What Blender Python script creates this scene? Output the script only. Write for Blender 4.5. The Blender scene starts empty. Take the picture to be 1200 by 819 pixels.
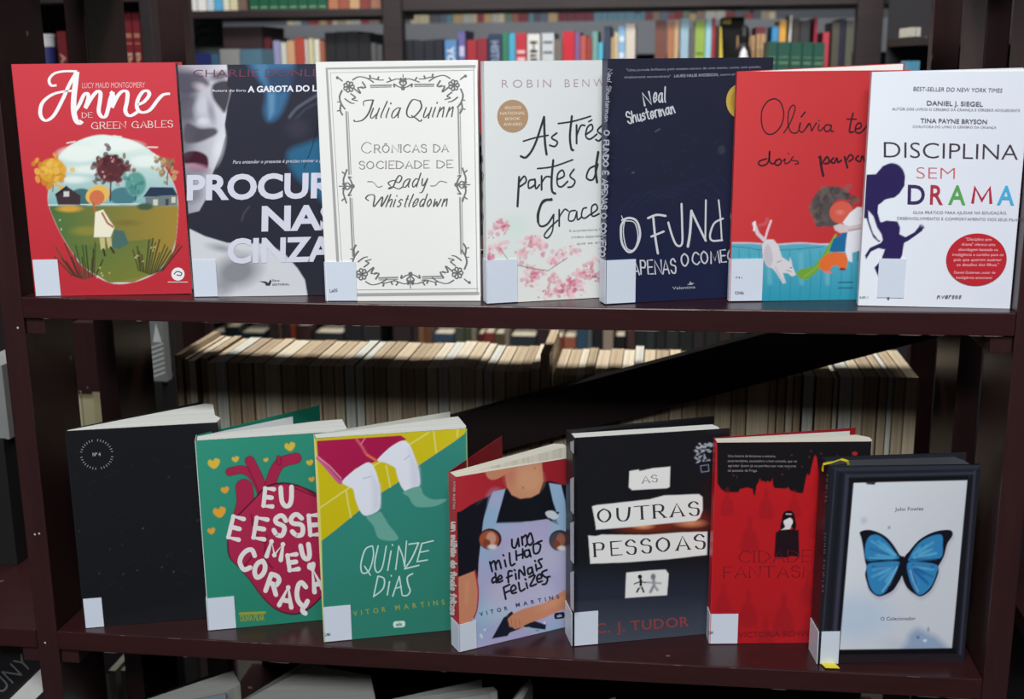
import bpy, math, random
import numpy as np
from mathutils import Matrix, Vector
random.seed(7)
SC = bpy.context.scene
COL = SC.collection
# ------------------------------------------------------------------ camera
W_PX, H_PX, F_PX = 1200, 819, 1400.0
PITCH, ROLL, YAW = 0.23585, -0.00895, 0.12574
CAM = np.array([0.62456, -1.08785, 0.22039])
cy_, sy_ = math.cos(YAW), math.sin(YAW)
FW = np.array([-sy_*math.cos(PITCH), cy_*math.cos(PITCH), -math.sin(PITCH)])
RT0 = np.array([cy_, sy_, 0.0]); UP0 = np.cross(RT0, FW)
RT = RT0*math.cos(ROLL) + UP0*math.sin(ROLL)
UP = -RT0*math.sin(ROLL) + UP0*math.cos(ROLL)
cam = bpy.data.cameras.new('camera'); cam_o = bpy.data.objects.new('camera', cam); COL.objects.link(cam_o)
cam.sensor_width = 36.0; cam.lens = F_PX/W_PX*36.0; cam.clip_start = 0.02; cam.clip_end = 60
cam.dof.use_dof = True; cam.dof.focus_distance = 1.14; cam.dof.aperture_fstop = 7.5
m = Matrix(((RT[0], UP[0], -FW[0], CAM[0]), (RT[1], UP[1], -FW[1], CAM[1]), (RT[2], UP[2], -FW[2], CAM[2]), (0, 0, 0, 1)))
cam_o.matrix_world = m; SC.camera = cam_o
# ------------------------------------------------------------------ world, lights, exposure
w = bpy.data.worlds.new('world'); SC.world = w; w.use_nodes = True
w.node_tree.nodes['Background'].inputs[0].default_value = (0.80, 0.86, 0.95, 1)
w.node_tree.nodes['Background'].inputs[1].default_value = 0.05
def area_light(name, loc, target, size, sizey, power, color):
    l = bpy.data.lights.new(name, 'AREA'); l.shape = 'RECTANGLE'; l.size = size; l.size_y = sizey
    l.energy = power; l.color = color
    o = bpy.data.objects.new(name, l); COL.objects.link(o); o.location = loc
    o.rotation_euler = (Vector(target)-Vector(loc)).to_track_quat('-Z', 'Y').to_euler()
    return o
area_light('room_light_front', (0.2, -2.55, 1.42), (0.5, 0, -0.1), 1.5, 0.3, 58, (0.95, 0.98, 1.0))
area_light('room_light_overhead', (0.45, -1.75, 1.85), (0.5, 0.0, -0.1), 1.6, 0.3, 84, (0.96, 0.98, 1.0))
area_light('room_light_back', (0.5, 1.35, 1.7), (0.5, 0.6, -0.2), 2.2, 0.3, 84, (1.0, 0.98, 0.95))
area_light('room_light_far', (0.2, 1.2, 1.7), (0.3, 2.5, -0.1), 2.0, 0.3, 26, (1.0, 0.97, 0.93))
SC.view_settings.view_transform = 'Standard'; SC.view_settings.look = 'None'
SC.view_settings.gamma = 1.0; SC.view_settings.use_curve_mapping = False
SC.view_settings.exposure = -0.54
# ------------------------------------------------------------------ helpers
def lin(c):
    c = c/255.0
    return c/12.92 if c <= 0.04045 else ((c+0.055)/1.055)**2.4
def alb(c, k=1.0): return tuple(min(0.92, lin(v)*k) for v in c)
def px_ray(u, v):
    return FW + RT*(u-600)/F_PX - UP*(v-409.5)/F_PX
def hit(u, v, ax, val):
    d = px_ray(u, v); return CAM + d*((val-CAM[ax])/d[ax])
def project(P):
    d = np.array(P)-CAM; z = d@FW
    return (600+F_PX*(d@RT)/z, 409.5-F_PX*(d@UP)/z)
def tag(o, label=None, cat=None, group=None, kind=None):
    if label: o['label'] = label
    if cat: o['category'] = cat
    if group: o['group'] = group
    if kind: o['kind'] = kind
    return o
def link(name, me, mat, parent=None):
    o = bpy.data.objects.new(name, me)
    if mat is not None and len(me.materials) == 0: me.materials.append(mat)
    COL.objects.link(o)
    if parent is not None: o.parent = parent
    return o
def empty(name, loc, rz=0.0, label=None, cat=None, group=None, rot=None):
    o = bpy.data.objects.new(name, None); o.empty_display_size = 0.02
    COL.objects.link(o); o.location = loc; o.rotation_euler = rot if rot else (0, 0, rz)
    return tag(o, label, cat, group)
def mesh(name, vs, fs):
    me = bpy.data.meshes.new(name); me.from_pydata([tuple(map(float, v)) for v in vs], [], fs); me.update(); return me
BOXF = [(0, 1, 2, 3), (4, 7, 6, 5), (0, 4, 5, 1), (1, 5, 6, 2), (2, 6, 7, 3), (3, 7, 4, 0)]
def box_vs(x0, x1, y0, y1, z0, z1):
    return [(x0, y0, z0), (x0, y1, z0), (x1, y1, z0), (x1, y0, z0), (x0, y0, z1), (x0, y1, z1), (x1, y1, z1), (x1, y0, z1)]
def box(name, x0, x1, y0, y1, z0, z1, mat, parent=None, bevel=0.0):
    o = link(name, mesh(name, box_vs(x0, x1, y0, y1, z0, z1), BOXF), mat, parent)
    if bevel:
        b = o.modifiers.new('bevel', 'BEVEL'); b.width = bevel; b.segments = 2
    return o
def prism(name, poly, z0, z1, mat, parent=None):
    n = len(poly)
    a = sum(poly[i][0]*poly[(i+1) % n][1]-poly[(i+1) % n][0]*poly[i][1] for i in range(n))
    if a < 0: poly = poly[::-1]
    vs = [(x, y, z0) for x, y in poly] + [(x, y, z1) for x, y in poly]
    fs = [tuple(range(n-1, -1, -1)), tuple(range(n, 2*n))] + [(i, (i+1) % n, n+(i+1) % n, n+i) for i in range(n)]
    return link(name, mesh(name, vs, fs), mat, parent)
# ------------------------------------------------------------------ materials
MATS = {}
def base_mat(name):
    mt = bpy.data.materials.new(name); mt.use_nodes = True
    return mt, mt.node_tree.nodes, mt.node_tree.links, mt.node_tree.nodes['Principled BSDF']
def plain(c, rough=0.5, k=1.0, spec=0.4, nse=0.06, name=None, metallic=0.0):
    key = (tuple(c), rough, k, spec, nse)
    if key in MATS: return MATS[key]
    mt, N, L, b = base_mat(name or 'ink_%02x%02x%02x' % tuple(int(v) for v in c))
    a = alb(c, k)
    tx = N.new('ShaderNodeTexNoise'); tx.inputs['Scale'].default_value = 60; tx.inputs['Detail'].default_value = 3
    tc = N.new('ShaderNodeTexCoord'); L.new(tc.outputs['Object'], tx.inputs['Vector'])
    mx = N.new('ShaderNodeMix'); mx.data_type = 'RGBA'
    mx.inputs[6].default_value = (*[v*(1-nse) for v in a], 1); mx.inputs[7].default_value = (*[min(.95, v*(1+nse)) for v in a], 1)
    L.new(tx.outputs['Fac'], mx.inputs[0]); L.new(mx.outputs[2], b.inputs['Base Color'])
    b.inputs['Roughness'].default_value = rough; b.inputs['Specular IOR Level'].default_value = spec
    b.inputs['Metallic'].default_value = metallic
    MATS[key] = mt; return mt
def wood(name, c1, c2, rough, scale=(3, 30, 30)):
    mt, N, L, b = base_mat(name)
    tc = N.new('ShaderNodeTexCoord'); mp = N.new('ShaderNodeMapping'); mp.inputs['Scale'].default_value = scale
    nz = N.new('ShaderNodeTexNoise'); nz.inputs['Scale'].default_value = 2.5; nz.inputs['Detail'].default_value = 7; nz.inputs['Roughness'].default_value = .65
    L.new(tc.outputs['Object'], mp.inputs[0]); L.new(mp.outputs[0], nz.inputs['Vector'])
    rp = N.new('ShaderNodeValToRGB'); rp.color_ramp.elements[0].position = .3; rp.color_ramp.elements[1].position = .75
    rp.color_ramp.elements[0].color = (*alb(c1), 1); rp.color_ramp.elements[1].color = (*alb(c2), 1)
    L.new(nz.outputs['Fac'], rp.inputs[0])
    # small chips of worn varnish
    n2 = N.new('ShaderNodeTexNoise'); n2.inputs['Scale'].default_value = 38; n2.inputs['Detail'].default_value = 2
    L.new(tc.outputs['Object'], n2.inputs['Vector'])
    r2 = N.new('ShaderNodeValToRGB'); r2.color_ramp.elements[0].position = .76; r2.color_ramp.elements[1].position = .80
    L.new(n2.outputs['Fac'], r2.inputs[0])
    mx = N.new('ShaderNodeMix'); mx.data_type = 'RGBA'; mx.inputs[7].default_value = (*alb((150, 120, 115)), 1)
    L.new(r2.outputs[0], mx.inputs[0]); L.new(rp.outputs[0], mx.inputs[6]); L.new(mx.outputs[2], b.inputs['Base Color'])
    b.inputs['Roughness'].default_value = rough; b.inputs['Specular IOR Level'].default_value = .45
    n3 = N.new('ShaderNodeTexNoise'); n3.inputs['Scale'].default_value = 9; n3.inputs['Detail'].default_value = 4
    L.new(tc.outputs['Object'], n3.inputs['Vector'])
    bp = N.new('ShaderNodeBump'); bp.inputs['Strength'].default_value = .10; bp.inputs['Distance'].default_value = .004
    L.new(n3.outputs['Fac'], bp.inputs['Height']); L.new(bp.outputs[0], b.inputs['Normal'])
    return mt
M_WOOD = wood('mahogany_varnish', (44, 21, 22), (54, 26, 27), .28)
M_WOODV = wood('mahogany_upright', (42, 22, 23), (52, 27, 28), .36, (30, 30, 3))
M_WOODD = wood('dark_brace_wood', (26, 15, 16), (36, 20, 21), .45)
M_FARWOOD = wood('far_dark_wood', (36, 27, 28), (50, 38, 38), .5)
def paper(name, c1, c2, axis_scale=(2, 900, 2), bump=.25):
    mt, N, L, b = base_mat(name)
    tc = N.new('ShaderNodeTexCoord'); mp = N.new('ShaderNodeMapping'); mp.inputs['Scale'].default_value = axis_scale
    nz = N.new('ShaderNodeTexNoise'); nz.inputs['Scale'].default_value = 1.0; nz.inputs['Detail'].default_value = 4
    L.new(tc.outputs['Object'], mp.inputs[0]); L.new(mp.outputs[0], nz.inputs['Vector'])
    rp = N.new('ShaderNodeValToRGB'); rp.color_ramp.elements[0].position = .35; rp.color_ramp.elements[1].position = .65
    rp.color_ramp.elements[0].color = (*alb(c1), 1); rp.color_ramp.elements[1].color = (*alb(c2), 1)
    L.new(nz.outputs['Fac'], rp.inputs[0]); L.new(rp.outputs[0], b.inputs['Base Color'])
    bp = N.new('ShaderNodeBump'); bp.inputs['Strength'].default_value = bump; bp.inputs['Distance'].default_value = .001
    L.new(nz.outputs['Fac'], bp.inputs['Height']); L.new(bp.outputs[0], b.inputs['Normal'])
    b.inputs['Roughness'].default_value = .8; b.inputs['Specular IOR Level'].default_value = .15
    return mt
M_PAGES = paper('white_page_edges', (214, 214, 205), (238, 238, 232))
M_PAGES2 = paper('cream_page_edges', (212, 206, 190), (236, 230, 214))
def cover_mat(rough):
    mt, N, L, b = base_mat('printed_cover_card')
    at = N.new('ShaderNodeAttribute'); at.attribute_name = 'Print'
    L.new(at.outputs['Color'], b.inputs['Base Color'])
    tc = N.new('ShaderNodeTexCoord'); nz = N.new('ShaderNodeTexNoise'); nz.inputs['Scale'].default_value = 14; nz.inputs['Detail'].default_value = 2
    L.new(tc.outputs['Object'], nz.inputs['Vector'])
    bp = N.new('ShaderNodeBump'); bp.inputs['Strength'].default_value = .12; bp.inputs['Distance'].default_value = .004
    L.new(nz.outputs['Fac'], bp.inputs['Height']); L.new(bp.outputs[0], b.inputs['Normal'])
    b.inputs['Roughness'].default_value = rough; b.inputs['Specular IOR Level'].default_value = .2
    return mt
M_COVER = cover_mat(.42)
M_LABEL = plain((208, 216, 228), .35, spec=.4, nse=.02, name='white_label_paper')
# ------------------------------------------------------------------ print painter (works in the cover's own plane)
def homography(src, dst):
    A = []; B = []
    for (x, y), (u, v) in zip(src, dst):
        A.append([x, y, 1, 0, 0, 0, -u*x, -u*y]); B.append(u)
        A.append([0, 0, 0, x, y, 1, -v*x, -v*y]); B.append(v)
    h = np.linalg.solve(np.array(A, float), np.array(B, float)); return np.append(h, 1).reshape(3, 3)
def hmap(H, P):
    P = np.asarray(P, float).reshape(-1, 2); q = np.c_[P, np.ones(len(P))] @ H.T
    return q[:, :2]/q[:, 2:3]
class Paint:
    """colours the vertices of a cover; positions are read off the photographed cover"""
    def __init__(s, X, Y, bg):
        s.X, s.Y = X, Y; s.C = np.tile(np.array([lin(v) for v in bg]), (len(X), 1)); s.o = (0, 0, 1.0)
    def view(s, ox, oy, sc): s.o = (ox, oy, sc); return s
    def pt(s, P): P = np.asarray(P, float).reshape(-1, 2); return P/s.o[2]+np.array(s.o[:2])
    def mix(s, a, col):
        c = np.array([lin(v) for v in col]); s.C += (c-s.C)*a[:, None]
    def poly(s, pts, col, soft=.9, a=1.0, smooth=False):
        P = s.pt(pts)
        if smooth: P = spline(P, True)
        sel = np.where((s.X > P[:, 0].min()-soft) & (s.X < P[:, 0].max()+soft) & (s.Y > P[:, 1].min()-soft) & (s.Y < P[:, 1].max()+soft))[0]
        if len(sel) == 0: return
        x, y = s.X[sel], s.Y[sel]; ins = np.zeros(len(sel), bool); d = np.full(len(sel), 1e9)
        for i in range(len(P)):
            (x0, y0), (x1, y1) = P[i-1], P[i]
            if y0 != y1:
                c = ((y0 > y) != (y1 > y)) & (x < (x1-x0)*(y-y0)/(y1-y0)+x0); ins ^= c
            dx, dy = x1-x0, y1-y0; L2 = dx*dx+dy*dy+1e-9
            t = np.clip(((x-x0)*dx+(y-y0)*dy)/L2, 0, 1); d = np.minimum(d, np.hypot(x-x0-t*dx, y-y0-t*dy))
        sd = np.where(ins, -d, d); al = np.zeros(len(s.X)); al[sel] = np.clip(.5-sd/soft, 0, 1)*a; s.mix(al, col)
    def line(s, pts, wd, col, soft=.9, a=1.0, smooth=False):
        P = s.pt(pts)
        if smooth: P = spline(P)
        d = np.full(len(s.X), 1e9)
        for i in range(1, len(P)):
            (x0, y0), (x1, y1) = P[i-1], P[i]; dx, dy = x1-x0, y1-y0; L2 = dx*dx+dy*dy+1e-9
            t = np.clip(((s.X-x0)*dx+(s.Y-y0)*dy)/L2, 0, 1); d = np.minimum(d, np.hypot(s.X-x0-t*dx, s.Y-y0-t*dy))
        s.mix(np.clip(.5-(d-wd/2)/soft, 0, 1)*a, col)
    def ell(s, cx, cy, rx, ry, col, rot=0, soft=.9, a=1.0):
        (x0, y0), = s.pt([(cx, cy)]); rx /= s.o[2]; ry /= s.o[2]; r = math.radians(rot)
        dx, dy = s.X-x0, s.Y-y0; u = dx*math.cos(r)+dy*math.sin(r); v = -dx*math.sin(r)+dy*math.cos(r)
        q = np.hypot(u/rx, v/ry); s.mix(np.clip(.5-(q-1)*min(rx, ry)/soft, 0, 1)*a, col)
    def grad(s, x0, y0, x1, y1, c0, c1, pts=None, a=1.0):
        P = s.pt([(x0, y0), (x1, y1)]); d = P[1]-P[0]
        t = np.clip(((s.X-P[0][0])*d[0]+(s.Y-P[0][1])*d[1])/(d@d), 0, 1)
        al = np.ones(len(s.X))*a
        if pts is not None:
            t0 = s.C.copy(); s.C[:] = 0; s.poly(pts, (255, 255, 255)); al = s.C[:, 0].copy()*a; s.C = t0
        A = np.array([lin(v) for v in c0]); B = np.array([lin(v) for v in c1])
        s.C += ((A+(B-A)*t[:, None])-s.C)*al[:, None]
    def dabs(s, pts, n, spread, size, cols, seed=1, a=.8):
        r = random.Random(seed)
        for _ in range(n):
            c = r.choice(pts); s.ell(c[0]+r.gauss(0, spread), c[1]+r.gauss(0, spread), size*r.uniform(.5, 1.2), size*r.uniform(.4, .9), r.choice(cols), r.uniform(0, 180), a=a)
def spline(P, closed=False, n=5):
    P = [np.array(p, float) for p in P]
    if len(P) < 3: return np.array(P)
    if closed: Q = [P[-1]]+P+[P[0], P[1]]
    else: Q = [P[0]]+P+[P[-1]]
    out = []
    for i in range(1, len(Q)-2):
        a, b, c, d = Q[i-1:i+3]
        for k in range(n):
            t = k/n; out.append(.5*((2*b)+(c-a)*t+(2*a-5*b+4*c-d)*t*t+(3*b-a-3*c+d)*t**3))
    if not closed: out.append(Q[-2])
    return np.array(out)
# ------------------------------------------------------------------ lettering
def text_tris(txt, bold=0.0):
    cu = bpy.data.curves.new('t', 'FONT'); cu.body = txt; cu.size = 1; cu.offset = bold; cu.resolution_u = 4
    o = bpy.data.objects.new('t', cu); me = bpy.data.meshes.new_from_object(o)
    vs = np.array([v.co[:2] for v in me.vertices]) if len(me.vertices) else np.zeros((0, 2)); fs = [tuple(p.vertices) for p in me.polygons]
    bpy.data.objects.remove(o); bpy.data.curves.remove(cu); bpy.data.meshes.remove(me)
    return vs, fs
FONT = {  # hand drawn stroke alphabet: x then y, base line 4, small letters to A, capitals to E
'A': (8, '-04 4E 84;-27 67'), 'B': (7, '-04 0E;~0E 4D 5B 49 09;~09 58 66 44 04'), 'C': (8, '~8C 5E 2D 0A 07 25 54 86'),
'D': (8, '-04 0E;~0E 4D 7B 88 66 44 04'), 'E': (6, '-6E 0E 04 64;-09 59'), 'F': (6, '-6E 0E 04;-09 59'),
'G': (9, '~8C 5E 2D 0A 07 25 54 85;-59 89 84'), 'H': (8, '-0E 04;-8E 84;-09 89'), 'I': (1, '-0E 04'), 'J': (5, '~4E 46 34 04'),
'L': (6, '-0E 04 64'), 'M': (10, '-04 1E 56 9E A4'), 'N': (8, '-04 0E 84 8E'), 'O': (9, '~4E 1C 09 16 44 76 89 7C 4E'),
'P': (7, '-04 0E;~0E 4E 6C 59 39 09'), 'Q': (9, '~4E 1C 09 16 44 76 89 7C 4E;-57 93'), 'R': (7, '-04 0E;~0E 4E 6C 59 39 09;-39 74'),
'S': (6, '~6C 4E 2E 0C 1A 59 67 54 24 06'), 'T': (8, '-0E 8E;-4E 44'), 'U': (8, '~0E 07 24 54 77 8E'), 'V': (8, '-0E 44 8E'),
'W': (11, '-0E 34 5C 84 BE'), 'Y': (8, '-0E 49 8E;-49 44'), 'Z': (7, '-0E 7E 04 74'), 'K': (7, '-0E 04;-7E 08;-39 74'), 'X': (7, '-0E 74;-7E 04'),
'a': (6, '~59 3A 08 05 24 46 5A;~5A 56 64'), 'b': (5, '~0E 04;~08 3A 57 34 04'), 'c': (5, '~49 2A 07 24 55'), 'd': (6, '~59 2A 07 24 57;~5E 54'),
'e': (5, '~07 47 4A 2A 07 14 35 56'), 'f': (4, '~5D 3E 2A 14;-0A 4A'), 'g': (6, '~59 2A 07 25 57;~5A 51 20 01'), 'h': (6, '~1E 04;~07 3A 59 54'),
'i': (2, '~0A 05 14;-0D 0C'), 'l': (2, '~1E 06 14'), 'm': (9, '-0A 04;~07 2A 38 34;~38 6A 78 84'), 'n': (6, '-0A 04;~07 3A 48 54'),
'o': (5, '~2A 07 24 46 48 2A'), 'p': (6, '-0A 00;~08 3A 57 34 05'), 'q': (6, '~5A 2A 07 24 57;~5A 50'), 'r': (4, '-0A 04;~07 2A 4A'),
's': (4, '~49 2A 08 37 35 14 05'), 't': (4, '~2D 25 44;-0A 4A'), 'u': (6, '~0A 05 24 57;~5A 54 64'), 'v': (5, '-0A 24 5A'),
'w': (8, '~0A 14 38 54 7A'), 'x': (5, '-0A 54;-5A 04'), 'y': (6, '~0A 16 35 5A;~5A 41 10'), 'z': (5, '-0A 5A 04 54'),
'.': (1, '-04 05'), '-': (3, '-08 38'), 'j': (3, '~2A 21 00'), 'k': (5, '-0E 04;-5A 07;-28 54'), '4': (5, '-44 4E 07 57'),
}
ACC = {'Ç': ('C', '~44 32 51'), 'Ã': ('A', '~2F 3G 5F 6G'), 'Ô': ('O', '-2F 4G 6F'), 'É': ('E', '-2F 4G'), 'ã': ('a', '~0B 2C 3B 5C'), 'é': ('e', '-2B 4C'), 'ç': ('c', '~24 13 31'), 'í': ('i', '-0B 1D')}
def dec(p): return [(int(q[0], 36), int(q[1], 36)-4) for q in p.split()]
def glyph(ch):
    if ch in ACC: w_, s_ = FONT[ACC[ch][0]]; s_ = s_+';'+ACC[ch][1]
    elif ch in FONT: w_, s_ = FONT[ch]
    else: return 4, []
    out = []
    for st in s_.split(';'):
        P = dec(st[1:]); out.append((st[0] == '~', P))
    return w_, out
class Lettering:
    """collects flat lettering / line work lying on one plane of a book"""
    def __init__(s, H, seed=3): s.H = H; s.v = []; s.f = []; s.k = []; s.o = (0, 0, 1.0); s.r = random.Random(seed)
    def view(s, ox, oy, sc): s.o = (ox, oy, sc); return s
    def pt(s, P): P = np.asarray(P, float).reshape(-1, 2); return P/s.o[2]+np.array(s.o[:2])
    def add(s, P, F):
        n = len(s.v); s.v += [tuple(p) for p in P]; s.k += [(s.k[-1]+1) % 41 if s.k else 0]*len(P); s.f += [tuple(n+i for i in f) for f in F]
    def raw_ribbon(s, P, wd, nib=None, taper=0):
        P = np.asarray(P, float)
        keep = [0]+[i for i in range(1, len(P)) if np.hypot(*(P[i]-P[i-1])) > 1e-4]; P = P[keep]
        if len(P) < 2: return
        T = np.zeros_like(P); T[1:-1] = P[2:]-P[:-2]; T[0] = P[1]-P[0]; T[-1] = P[-1]-P[-2]
        T /= np.maximum(1e-6, np.hypot(T[:, 0], T[:, 1]))[:, None]; Nn = np.c_[-T[:, 1], T[:, 0]]
        L = []; F = []
        for i in range(len(P)):
            w_ = wd
            if nib is not None: w_ = wd*(nib+(1-nib)*abs(T[i, 1])**1.3)
            if nib == 1 and 0 < i < len(P)-1:
                a, b = P[i]-P[i-1], P[i+1]-P[i]; cs = (a@b)/max(1e-9, np.hypot(*a)*np.hypot(*b)); w_ *= min(1.5, 1/max(.5, math.sqrt(max(0.0, (1+cs)/2))))
            if taper: w_ *= 1-taper*abs(i/(len(P)-1)-.35)
            L += [P[i]+Nn[i]*w_/2, P[i]-Nn[i]*w_/2]
        for i in range(len(P)-1): F.append((2*i, 2*i+1, 2*i+3, 2*i+2))
        s.add(L, F)
        if nib is None and wd > 4:
            for i in range(1, len(P)-1):
                r_ = wd/2; s.add([P[i]+r_*np.array([math.cos(t), math.sin(t)]) for t in np.arange(0, 6.28, .52)], [tuple(range(13))])
        if nib is None:
            for e, q in ((0, -1), (len(P)-1, 1)):
                a0 = math.atan2(T[e][1]*q, T[e][0]*q); w_ = np.hypot(*(L[2*e]-L[2*e+1]))/2
                s.add([P[e]]+[P[e]+w_*np.array([math.cos(a0+t), math.sin(a0+t)]) for t in (-1.57, -.8, 0, .8, 1.57)], [(0, 1, 2), (0, 2, 3), (0, 3, 4), (0, 4, 5)])
    def stroke(s, pts, wd, smooth=True, nib=None, taper=0, closed=False):
        P = s.pt(pts)
        if closed: P = np.vstack([P, P[:1]])
        s.raw_ribbon(spline(P) if smooth else P, wd, nib, taper); return s
    def fill(s, pts, smooth=False):
        P = s.pt(pts)
        if smooth: P = spline(P, True)
        s.add(P, [tuple(range(len(P)))]); return s
    def disc(s, cx, cy, r, ry=None, n=20):
        ry = ry or r; s.fill([(cx+r*math.cos(2*math.pi*i/n), cy+ry*math.sin(2*math.pi*i/n)) for i in range(n)]); return s
    def type(s, txt, p0, p1, h, bold=0.0, shear=0.0, space=0.0):
        p0, p1 = s.pt([p0, p1]); h = h/s.o[2]; d = (p1-p0); L = np.hypot(*d); d = d/L; up = np.array([d[1], -d[0]])
        if up[1] > 0 and abs(up[1]) > abs(up[0]): up = -up
        if space:
            pos = []; x = 0
            for ch in txt:
                v, f = text_tris(ch, bold)
                if len(v): pos.append((v+np.array([x-v[:, 0].min(), 0]), f)); x += v[:, 0].max()-v[:, 0].min()+space
                else: x += space*2.2
            V = []; F = []
            for v, f in pos: F += [tuple(len(V)+i for i in q) for q in f]; V += list(v)
            V = np.array(V)
        else: V, F = text_tris(txt, bold)
        if len(V) == 0: return s
        V = V-np.array([V[:, 0].min(), 0]); sx = L/V[:, 0].max(); sy = h/.70
        s.add([p0+d*(x*sx+shear*y*sy)+up*y*sy for x, y in V], F); return s
    def pen(s, txt, p0, p1, h, wd, nib=None, shear=0.0, serif=0, jit=0.0, gap=2.6, join=False):
        p0, p1 = s.pt([p0, p1]); h = h/s.o[2]; d = p1-p0; L = np.hypot(*d); d = d/L; up = np.array([d[1], -d[0]])
        if up[1] > 0 and abs(up[1]) > abs(up[0]): up = -up
        X = 0; items = []
        for ch in txt:
            gw, st = glyph(ch)
            for sm, P in st:
                jx, jy = s.r.uniform(-jit, jit), s.r.uniform(-jit, jit)
                items.append((sm, [(X+a+jx+s.r.uniform(-jit, jit)*.4, b+jy) for a, b in P], ch))
            X += gw+gap
        X -= gap; sx = L/X; sy = h/10.0
        for sm, P, ch in items:
            Q = np.array([p0+d*(a*sx+shear*b*sy)+up*b*sy for a, b in P])
            s.raw_ribbon(spline(Q) if sm else spline(Q, n=1) if False else Q, wd, nib)
            if serif and not sm:
                ends = [P[0], P[-1]] if len(P) != 5 else [P[0], P[-1]]
                for a, b in ends:
                    if b in (0, 10):
                        c = p0+d*(a*sx)+up*b*sy; s.raw_ribbon([c-d*serif, c+d*serif], max(.45, wd*.28))
        return s
    def build(s, name, mat, parent, plane, lift):
        if not s.v: return None
        q = hmap(s.H, s.v); vs = [plane(a, b, lift+k*2.5e-6) for (a, b), k in zip(q, s.k)]
        return link(name, mesh(name, vs, s.f), mat, parent)
# ------------------------------------------------------------------ setting
floor = box('floor', -3, 4, -3.2, 5, -1.22, -1.16, plain((70, 66, 64), .4, name='floor_tiles')); tag(floor, kind='structure')
wallb = box('wall_back', -3, 4, 4.6, 4.7, -1.16, 1.9, plain((105, 108, 112), .8, name='grey_wall_paint')); tag(wallb, kind='structure')
# ------------------------------------------------------------------ front bookcase
ZA, ZB, ZC, ZD = 0.0, -0.3585, -0.717, -1.0755
bc = empty('bookcase', (0.47, 0.15, ZD-0.08), 0, 'dark mahogany open bookcase whose two boards carry the books shown face on', 'bookcase')
BO = Vector((0.47, 0.15, ZD-0.08))
def bpart(name, x0, x1, y0, y1, z0, z1, mat, bevel=.0012, parent=None, origin=BO):
    p = parent or bc
    return box(name, x0-origin.x, x1-origin.x, y0-origin.y, y1-origin.y, z0-origin.z, z1-origin.z, mat, p, bevel)
for x0, x1 in ((-.0235, 0.0), (.94, .9635)):
    bpart('front_upright', x0, x1, 0.0, .095, -1.156, .395, M_WOODV)
    bpart('rear_upright', x0, x1, .188, .288, -1.156, .395, M_WOODV)
SAG = .0014
def shelf(z, y0=-.0012):
    n = 24; vs = []; fs = []
    for i in range(n+1):
        x = .0005+.939*i/n; s = -SAG*math.sin(math.pi*i/n)
        for y, zz in ((y0, z), (.308, z), (.308, z-.0215), (y0, z-.0215)): vs.append((x-BO.x, y-BO.y, zz+s-BO.z))
    for i in range(n):
        for k in range(4): a = 4*i+k; b = 4*i+(k+1) % 4; fs.append((a, b, b+4, a+4))
    fs += [(3, 2, 1, 0), (4*n, 4*n+1, 4*n+2, 4*n+3)]
    o = link('shelf_board', mesh('shelf_board', vs, fs), M_WOOD, bc)
    b = o.modifiers.new('bevel', 'BEVEL'); b.width = .0012; b.segments = 2; b.limit_method = 'ANGLE'; b.angle_limit = .8
    for x0, x1 in ((.0005, .020), (.920, .9395)):
        bpart('shelf_cleat', x0, x1, .003, .305, z-.0385, z-.0218, M_WOODV)
for z in (ZA, ZB, ZC, ZD, .37): shelf(z)
for z in (ZB, ZC):   # the same case goes on to the left of the upright
    bpart('side_shelf_board', -.60, -.024, .0, .30, z-.0215, z, M_WOOD)
    bpart('shelf_cleat', -.043, -.024, .003, .29, z-.0385, z-.0218, M_WOODV)
# wooden screw plug dots on the uprights
def disc_on(name, x, y, z, r, mat, parent, origin):
    n = 12; vs = [(x-origin.x, y-.0004-origin.y, z-origin.z)]+[(x+r*math.cos(6.283*i/n)-origin.x, y-.0003-origin.y, z+r*math.sin(6.283*i/n)-origin.z) for i in range(n)]
    return link(name, mesh(name, vs, [(0, 1+i, 1+(i+1) % n) for i in range(n)]), mat, parent)
M_SCREW = plain((190, 178, 172), .35, name='bare_screw_head')
for u, v in ((21, 384), (41, 626), (46, 625), (53, 753)):
    P = hit(u, v, 1, 0.0); disc_on('screw_head', P[0], 0, P[2], .0011, M_SCREW, bc, BO)
# scuffed edges where the varnish is rubbed off, top-edge highlights painted as pale slivers
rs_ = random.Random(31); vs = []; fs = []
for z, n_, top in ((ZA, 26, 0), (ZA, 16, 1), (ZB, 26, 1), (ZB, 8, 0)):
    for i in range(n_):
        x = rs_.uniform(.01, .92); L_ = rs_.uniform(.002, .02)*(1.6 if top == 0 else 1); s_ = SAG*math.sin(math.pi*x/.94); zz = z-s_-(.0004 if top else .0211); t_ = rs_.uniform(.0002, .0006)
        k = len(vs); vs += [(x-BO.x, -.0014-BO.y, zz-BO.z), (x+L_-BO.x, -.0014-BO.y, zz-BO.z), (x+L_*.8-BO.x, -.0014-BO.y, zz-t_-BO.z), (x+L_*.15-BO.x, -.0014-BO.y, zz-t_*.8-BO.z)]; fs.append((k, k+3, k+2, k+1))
tag(link('edge_scuffs_highlights', mesh('edge_scuffs_highlights', vs, fs), plain((126, 104, 104), .5, name='rubbed_wood_highlight'), bc), kind='stuff')
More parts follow.
